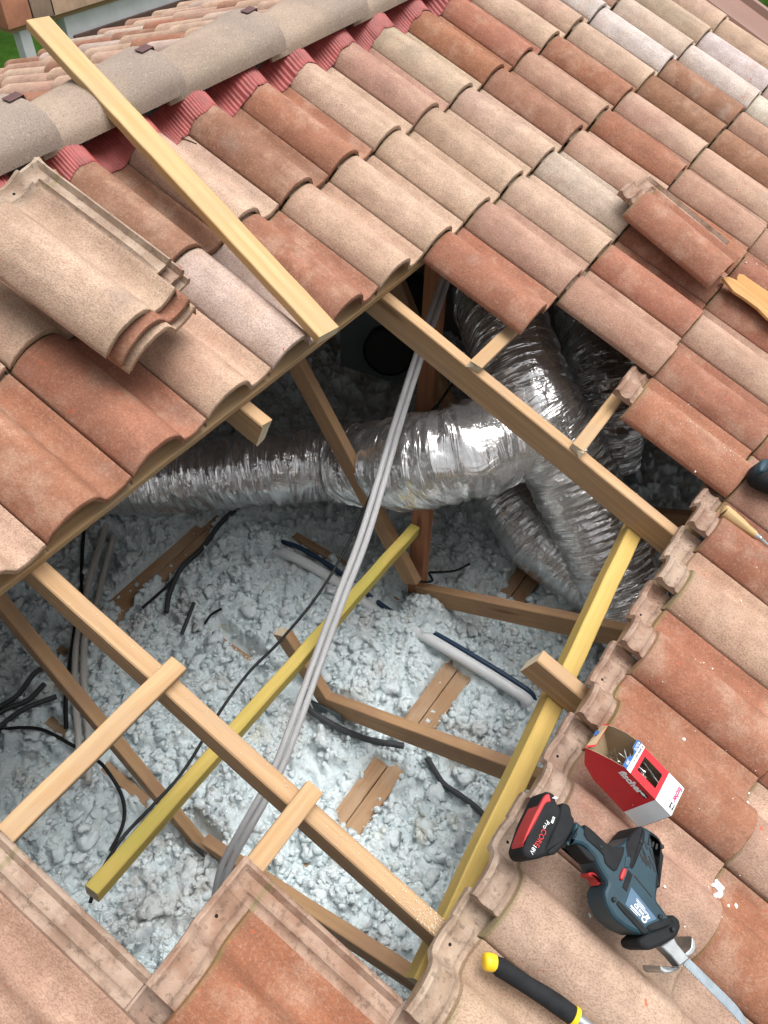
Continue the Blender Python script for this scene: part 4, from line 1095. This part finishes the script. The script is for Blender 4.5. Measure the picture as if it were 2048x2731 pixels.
part('lettering', text_mb('18V', .0110, RP(-3.352, -6.352, .6035), RX, RYV), M['ink_white'], bat)
part('capacity_patch', prism([(-3.062, -6.380), (-3.115, -6.388), (-3.112, -6.408), (-3.058, -6.400)], .59, .6035), M['ink_white'], bat, ROOF)
part('lettering', text_mb('4.0', .0050, RP(-3.068, -6.384, .605), RX, RYV), M['ink_black'], bat)
for k in range(4): part('charge_mark', rtimber((-2.945 + .004 * k, -6.300 - .009 * k, .606), (-2.915 + .004 * k, -6.315 - .009 * k, .606), .004, .006, 0, 0, 1, 0, .0002), M['ink_white'], bat)
# printed rating plate
d1 = ROT.to_3x3() @ Vector((-.062, -.292, 0)); d2 = ROT.to_3x3() @ Vector((.105, -.07, 0))
def lp(a, b): 
    p = Vector((-3.079, -7.208, 0)) + Vector((-.062, -.292, 0)) * a + Vector((-.148, -.013, 0)) * b * (1 - a) + Vector((-.105, .074, 0)) * b * a
    return RP(p.x, p.y, .6055)
for a_, b_, e_ in ((.26, .20, .62), (.28, .29, .80), (.34, .38, .74), (.24, .93, .60)):
    part('print_line', MB().add([lp(a_, b_), lp(e_, b_), lp(e_, b_ + .035), lp(a_, b_ + .035)], [(0, 1, 2, 3)]), M['ink_white'], lb)
part('lettering', text_mb('CE', .0080, lp(.28, .66), d1, d2, bold=.0003), M['ink_white'], lb)
part('lettering', text_mb('EAC', .0060, lp(.50, .66), d1, d2, bold=.0003), M['ink_white'], lb)
part('white_bar', MB().add([lp(.20, .86), lp(.66, .86), lp(.66, .76), lp(.20, .76)], [(0, 1, 2, 3)]), M['ink_white'], lb)
part('white_bar', MB().add([lp(.78, .36), lp(.90, .36), lp(.90, .60), lp(.78, .60)], [(0, 1, 2, 3)]), M['ink_white'], lb)
_c = lp(.84, .78); part('round_mark', tube([_c - UPR * .0004, _c + UPR * .0004], .0055, 18), M['ink_white'], lb)
part('round_mark', tube([_c, _c + UPR * .0007], .0032, 12), M['s_label'], lb)

# ------------------------------------------------------------------ red box of screws
T0 = Vector((-2.318, -6.668, .70)); LV = Vector((-2.382, -7.224, .689)) - T0; WV = Vector((-1.979, -6.706, .64)) - T0; HV = Vector((-2.389, -6.652, .291)) - T0
dn = min(0.0, 0.0)
def BP(a, b, c): return ROOF @ (T0 + LV * a + WV * b + HV * c)
M['card_red'] = plain('red_card', (.52, .022, .032), .42, 0, .06, 12, .1)
M['card_white'] = plain('white_card', (.74, .78, .82), .45, 0, .03, 12, .1)
M['card_brown'] = plain('brown_card_inside', (.33, .24, .145), .85, 0, .08, 30, .2)
M['film'] = bpy.data.materials.new('clear_film'); M['film'].use_nodes = True
_b = M['film'].node_tree.nodes['Principled BSDF']; _b.inputs['Transmission Weight'].default_value = 1.0; _b.inputs['Roughness'].default_value = .08; _b.inputs['IOR'].default_value = 1.15; _b.inputs['Base Color'].default_value = (.9, .85, .87, 1)
bx_ = thing('screw_box', 'open red and white cardboard box of screws standing by the saw', 'box', Matrix.Translation(BP(.5, .5, 1)) @ ROT)
nW = (ROOF.to_3x3() @ WV).normalized(); nL = (ROOF.to_3x3() @ LV).normalized(); nH = (ROOF.to_3x3() @ HV).normalized()
def panel(quad, n, th_=.0009, mi_in=1):
    """thin card: printed outside, brown inside; n points outwards"""
    q = [Vector(p) for p in quad]; n = Vector(n).normalized()
    fn = (q[1] - q[0]).cross(q[2] - q[1])
    if fn.dot(n) < 0: q = q[::-1]
    k = len(q); mb = MB().add(q, [tuple(range(k))], None, 0)
    mb.add([p - n * th_ for p in q], [tuple(range(k - 1, -1, -1))], None, mi_in)
    mb.add(q + [p - n * th_ for p in q], [(i, k + i, k + (i + 1) % k, (i + 1) % k) for i in range(k)], None, mi_in)
    return mb
CW_ = .67
def card(name, quad, n, mat): return part(name, panel(quad, n), [M[mat], M['card_brown']], bx_, ID, 0)
card('side_panel', [BP(0, 0, 0), BP(CW_, 0, 0), BP(CW_, 0, 1), BP(0, 0, 1)], -nW, 'card_red')
card('side_panel', [BP(CW_, 0, 0), BP(1, 0, 0), BP(1, 0, 1), BP(CW_, 0, 1)], -nW, 'card_white')
card('side_panel', [BP(0, 1, 0), BP(CW_, 1, 0), BP(CW_, 1, 1), BP(0, 1, 1)], nW, 'card_red')
card('side_panel', [BP(CW_, 1, 0), BP(1, 1, 0), BP(1, 1, 1), BP(CW_, 1, 1)], nW, 'card_white')
card('bottom_panel', [BP(0, 0, 1), BP(1, 0, 1), BP(1, 1, 1), BP(0, 1, 1)], nH, 'card_red')
card('end_panel', [BP(1, 0, 0), BP(1, 1, 0), BP(1, 1, 1), BP(1, 0, 1)], nL, 'card_white')
card('front_panel', [BP(CW_, 0, 0), BP(1, 0, 0), BP(1, 1, 0), BP(CW_, 1, 0)], -nH, 'card_white')
wa, wb, wc, wd_ = .21, .59, .26, .77
for q4 in ([(0.14, 0), (CW_, 0), (CW_, wc), (0.14, wc)], [(0.14, wd_), (CW_, wd_), (CW_, 1), (0.14, 1)], [(0.14, wc), (wa, wc), (wa, wd_), (0.14, wd_)], [(wb, wc), (CW_, wc), (CW_, wd_), (wb, wd_)]):
    card('front_panel', [BP(a, b, 0) for a, b in q4], -nH, 'card_red')
part('window_film', MB().add([BP(wa, wc, .012), BP(wb, wc, .012), BP(wb, wd_, .012), BP(wa, wd_, .012)], [(0, 1, 2, 3)]), M['film'], bx_, ID, 0)
card('label_strip', [BP(.06, 0, -.002), BP(.14, 0, -.002), BP(.14, 1, -.002), BP(.06, 1, -.002)], -nH, 'ink_white')
card('label_strip', [BP(-.02, 0, -.001), BP(.06, 0, -.001), BP(.06, 1, -.001), BP(-.03, 1, -.001), BP(-.03, .68, -.001), BP(.03, .60, -.001), BP(.04, .48, -.001), BP(-.02, .33, -.001)], -nH, 'ink_blue')
Q1 = (-.532, 0, .472); Q2 = (-.502, 1, .454)
card('side_flap', [BP(0, 0, .02), BP(-.17, .0, .14), BP(-.36, 0, .30), BP(*Q1), BP(-.30, 0, .86), BP(0, 0, 1)], -nW, 'card_red')
card('side_flap', [BP(0, 1, .02), BP(-.20, 1, .10), BP(-.38, 1, .26), BP(*Q2), BP(-.30, 1, .86), BP(0, 1, 1)], nW, 'card_red')
card('lid_flap', [BP(0, 0, 1), BP(0, 1, 1), BP(*Q2), BP(*Q1)], nH, 'card_red')
card('lid_flap', [BP(*Q1), BP(*Q2), BP(-.45, .97, .29), BP(-.43, .16, .36)], -nH, 'card_red')
card('seal_mark', [BP(-.535, .45, .44), BP(-.535, .68, .44), BP(-.50, .64, .36), BP(-.50, .50, .37)], -nH - nL, 'ink_blue')
part('lettering', text_mb('fischer', .0205, BP(.045, 0, .24), nL, -nH, shear=.22, bold=.0008), M['ink_white'], bx_)
def quadp(name, pts, mat, off=.0006): 
    n_ = (pts[1] - pts[0]).cross(pts[2] - pts[1]).normalized() * off
    return part(name, MB().add([p + n_ for p in pts], [tuple(range(len(pts)))]), M[mat], bx_, ID, 0)
def fish(o_, r_, u_, L, H):
    r_, u_ = r_ * L, u_ * H
    a = [o_, o_ + r_, o_ + r_ + u_, o_ + u_]; quadp('emblem', a, 'ink_black', .0005)
    pts = [o_ + r_ * (.45 + .36 * math.cos(t_ * math.pi / 8)) + u_ * (.5 + .26 * math.sin(t_ * math.pi / 8)) for t_ in range(16)]
    quadp('emblem', pts, 'ink_white', .0009)
    quadp('emblem', [o_ + r_ * .78 + u_ * .5, o_ + r_ * .95 + u_ * .30, o_ + r_ * .95 + u_ * .70], 'ink_white', .0009)
fish(BP(.455, 0, .215), nL, -nH, .0165, .0115)
part('lettering', text_mb('fischer', .0145, BP(.945, .93, 0), -nW, nL * -1, shear=.22, bold=.0004), M['ink_pink'], bx_) if (-nW).cross(-nL).dot(-nH) > 0 else part('lettering', text_mb('fischer', .0145, BP(.90, .93, 0), -nW, nL, shear=.22, bold=.0004), M['ink_pink'], bx_)
_up = nL if (-nW).cross(nL).dot(-nH) > 0 else -nL
fish(BP(.90, .34, 0), -nW, _up, .014, .0095)
part('lettering', text_mb('4,0x70', .0085, BP(.0 if _up.dot(nL) > 0 else .055, .97, -.003), -nW, _up), M['ink_white'], bx_)
part('lettering', text_mb('200', .0080, BP(.0 if _up.dot(nL) > 0 else .055, .27, -.003), -nW, _up), M['ink_white'], bx_)
part('lettering', text_mb('POWER-FAST II', .0068, BP(.075 if _up.dot(nL) > 0 else .13, .97, -.004), -nW, _up), M['ink_black'], bx_)
SM = screw_mesh(.060); SMM = SM.mesh('screw', M['steel'], 40)
rr = random.Random(14)
for i in range(26):
    o = bpy.data.objects.new('screw', SMM); COL.objects.link(o)
    a, b, c = rr.uniform(.10, .62), rr.uniform(.22, .78), rr.uniform(.22, .8)
    dirv = (nL * rr.uniform(-1, 1) + nW * rr.uniform(-.5, .5) + nH * rr.uniform(-.35, .35)).normalized()
    if i < 3: a, b, c = .02 + .03 * i, .30 + .12 * i, .55; dirv = (-nL * .95 - nH * .55 + nW * .1 * i).normalized()
    o.matrix_world = Matrix.Translation(BP(a, b, c) - dirv * .025) @ dirv.to_track_quat('Z', 'Y').to_matrix().to_4x4()
    tag(o, 'shiny steel screw jumbled inside the open red box', 'screw', 'screws in the red box')

# ------------------------------------------------------------------ hammer handle, chisel, tool end, splinter
M['h_yellow'] = plain('yellow_plastic', (.78, .52, .02), .45, 0, .06, 20, .1)
hm = thing('hammer', 'black rubber hammer handle with yellow butt lying on the nearest lower tile', 'hammer', Matrix.Translation(RP(-4.12, -6.7, .12)) @ ROT)
def rtube(pts, rad, sides=16, n=6): return tube(catmull([RP(*p) for p in pts], n), list(np.interp(np.linspace(0, 1, n * (len(pts) - 1) + 1), np.linspace(0, 1, len(rad)), rad)), sides)
part('handle', rtube([(-4.145, -6.675, .14), (-4.12, -6.80, .135), (-4.09, -7.0, .13), (-4.06, -7.2, .15), (-4.04, -7.42, .17)], [.0120, .0165, .0158, .0150, .0158, .0168, .0160]), M['s_black'], hm)
part('butt', rtube([(-4.185, -6.615, .145), (-4.178, -6.625, .145), (-4.16, -6.65, .142), (-4.135, -6.70, .14)], [.007, .0135, .0152, .0145]), M['h_yellow'], hm)
part('band', rtube([(-4.04, -7.41, .17), (-4.037, -7.45, .172)], [.0178, .0172]), M['h_yellow'], hm)
part('shaft', rtube([(-4.037, -7.45, .172), (-4.02, -7.9, .2), (-4.01, -8.2, .22)], [.0125, .011, .011]), M['grey_metal'], hm)
part('head', rtube([(-4.25, -8.22, .22), (-4.1, -8.22, .22), (-3.8, -8.22, .22), (-3.6, -8.25, .2)], [.013, .014, .012, .006]), M['grey_metal'], hm)
ch = thing('chisel', 'worn wooden-handled chisel lying against the tiles at the right edge', 'chisel', Matrix.Translation(RP(1.58, -6.55, .2)) @ ROT)
M['old_handle'] = wood_material('worn_handle', (.62, .44, .22), (.46, .30, .13), (.30, .22, .13), .6)
part('handle', rtube([(1.58, -6.55, .20), (1.581, -6.565, .2), (1.583, -6.70, .2), (1.588, -6.85, .2), (1.592, -6.95, .2), (1.596, -7.005, .2)], [.0145, .018, .0175, .016, .0125, .0115, .0105]), M['old_handle'], ch)
part('ferrule', rtube([(1.595, -7.0, .2), (1.60, -7.06, .2)], [.0095, .0085]), M['steel'], ch)
part('blade', rtube([(1.60, -7.06, .2), (1.605, -7.075, .2), (1.61, -7.2, .19), (1.63, -7.6, .17)], [.0045, .007, .0045, .0045]), M['steel'], ch)
tool = thing('cordless_tool', 'rounded dark end of a cordless tool just inside the right edge', 'power tool', Matrix.Translation(RP(2.4, -6.8, .3)) @ ROT)
part('housing', prism(chaikin([(2.50, -6.60), (2.38, -6.54), (2.26, -6.52), (2.14, -6.55), (2.10, -6.62), (2.10, -6.71), (2.15, -6.84), (2.35, -7.25), (2.8, -7.3), (2.85, -6.9)], 2), .26, .54, .10, cb=.06), M['s_black'], tool, ROOF, 60)
part('cap', prism(chaikin([(2.40, -6.545), (2.27, -6.525), (2.16, -6.55), (2.13, -6.60), (2.22, -6.66), (2.42, -6.66)], 2), .42, .548, .03), M['s_blue'], tool, ROOF, 60)
part('button_ring', tube([RP(2.35, -6.74, .52), RP(2.35, -6.74, .552)], [.012, .011], 18), M['grey_metal'], tool)
spl = [(5.244, -4.853), (5.354, -4.893), (5.40, -4.97), (5.427, -5.038), (5.50, -5.01), (5.60, -5.0), (5.66, -5.06), (5.662, -5.149), (5.70, -5.481), (5.72, -6.3), (5.60, -6.9), (5.30, -6.8), (5.15, -6.2), (5.134, -5.694), (5.18, -5.509), (5.173, -5.283), (5.143, -5.095)]
mb = prism(spl, .345, .385, .008)
mb.uv = [[(mb.v[k][1] * W, mb.v[k][0] * W) for k in f] for f in mb.f]
solo('wood_splinter', mb, M['splint'], 'torn orange splinter of fresh wood on the tiles at the right edge', 'wood scrap', ROOF, (5.3, -5.3, .33), 30)

# ------------------------------------------------------------------ mortar and plaster chips
M['chip'] = plain('white_plaster', (.80, .80, .78), .9, 0, .05, 60, .3, .001)
CH = [(-2.17, -8.27, .030), (-2.24, -8.31, .022), (-2.25, -8.18, .010), (-2.37, -8.18, .018), (-2.23, -8.49, .012), (-2.28, -8.42, .007), (-3.25, -7.29, .014), (-1.16, -8.21, .010), (-1.26, -8.24, .012), (-2.71, -7.64, .006), (-1.32, -8.32, .006),
      (.67, -6.67, .011), (.65, -6.89, .016), (.69, -7.18, .008), (-.28, -7.13, .008), (-.23, -7.23, .005), (-.22, -7.34, .006), (-1.18, -7.38, .009), (.84, -7.3, .006), (-1.28, -7.11, .005), (1.99, -6.06, .006), (6.28, -5.01, .007), (6.41, -5.15, .006), (3.65, -3.86, .006), (3.64, -3.74, .005)]
rr = random.Random(8)
for i in range(60):
    CH.append((rr.uniform(-3.6, 3), rr.uniform(-8.4, -6.7), rr.uniform(.0012, .0035)))
for i in range(90):                                       # sparkling mortar dust on the tile beside the opening
    t_ = rr.random(); CH.append((2.25 + rr.gauss(.35, .17), -5.1 - 1.35 * t_, rr.uniform(.0012, .003)))
mb = MB()
for x, y, s_ in CH:
    z = tile_top(x, y); k = rr.randint(5, 7); a0 = rr.uniform(0, 6.28); ell = rr.uniform(.4, 1.0); su = s_ / W * .5
    pts = []
    for j in range(k):
        a = 2 * math.pi * j / k; r_ = su * rr.uniform(.6, 1.1); px, py = r_ * math.cos(a), r_ * math.sin(a) * ell
        pts.append((x + px * math.cos(a0) - py * math.sin(a0), y + px * math.sin(a0) + py * math.cos(a0)))
    prism(pts, z - .004, z + min(.018, su * .8) + .003, 0, mb)
solo('plaster_chips', mb, M['chip'], 'white plaster and mortar crumbs scattered over the lower tiles', 'rubble', ROOF, (0, 0, 0), 0, None, 'stuff')

# ------------------------------------------------------------------ sawdust and chips on the timbers
rr = random.Random(77); mb = MB()
for i in range(420):
    if i < 300: x, y, z = -4.105 + rr.uniform(-.075, .075), -6.45 + abs(rr.gauss(0, .33)), -.302
    elif i < 360: x, y, z = -4.105 + rr.uniform(-.075, .075), rr.uniform(-6.3, -1.9), -.302
    else: x, y, z = 1.33 + rr.uniform(-.07, .07), rr.uniform(-6.3, -2.2), -.302
    s_ = rr.uniform(.0006, .0019) / W; a0 = rr.uniform(0, 6.28); k = rr.randint(4, 6)
    pts = [(x + s_ * rr.uniform(.5, 1) * math.cos(a0 + 2 * math.pi * j / k), y + s_ * rr.uniform(.5, 1) * math.sin(a0 + 2 * math.pi * j / k)) for j in range(k)]
    prism(pts, z - .004, z + rr.uniform(.003, .006), 0, mb)
solo('sawdust', mb, M['cut_end'], 'pale sawdust and crumbs lying on the rafters', 'sawdust', ROOF, (-4, -6, -.3), 0, None, 'stuff')
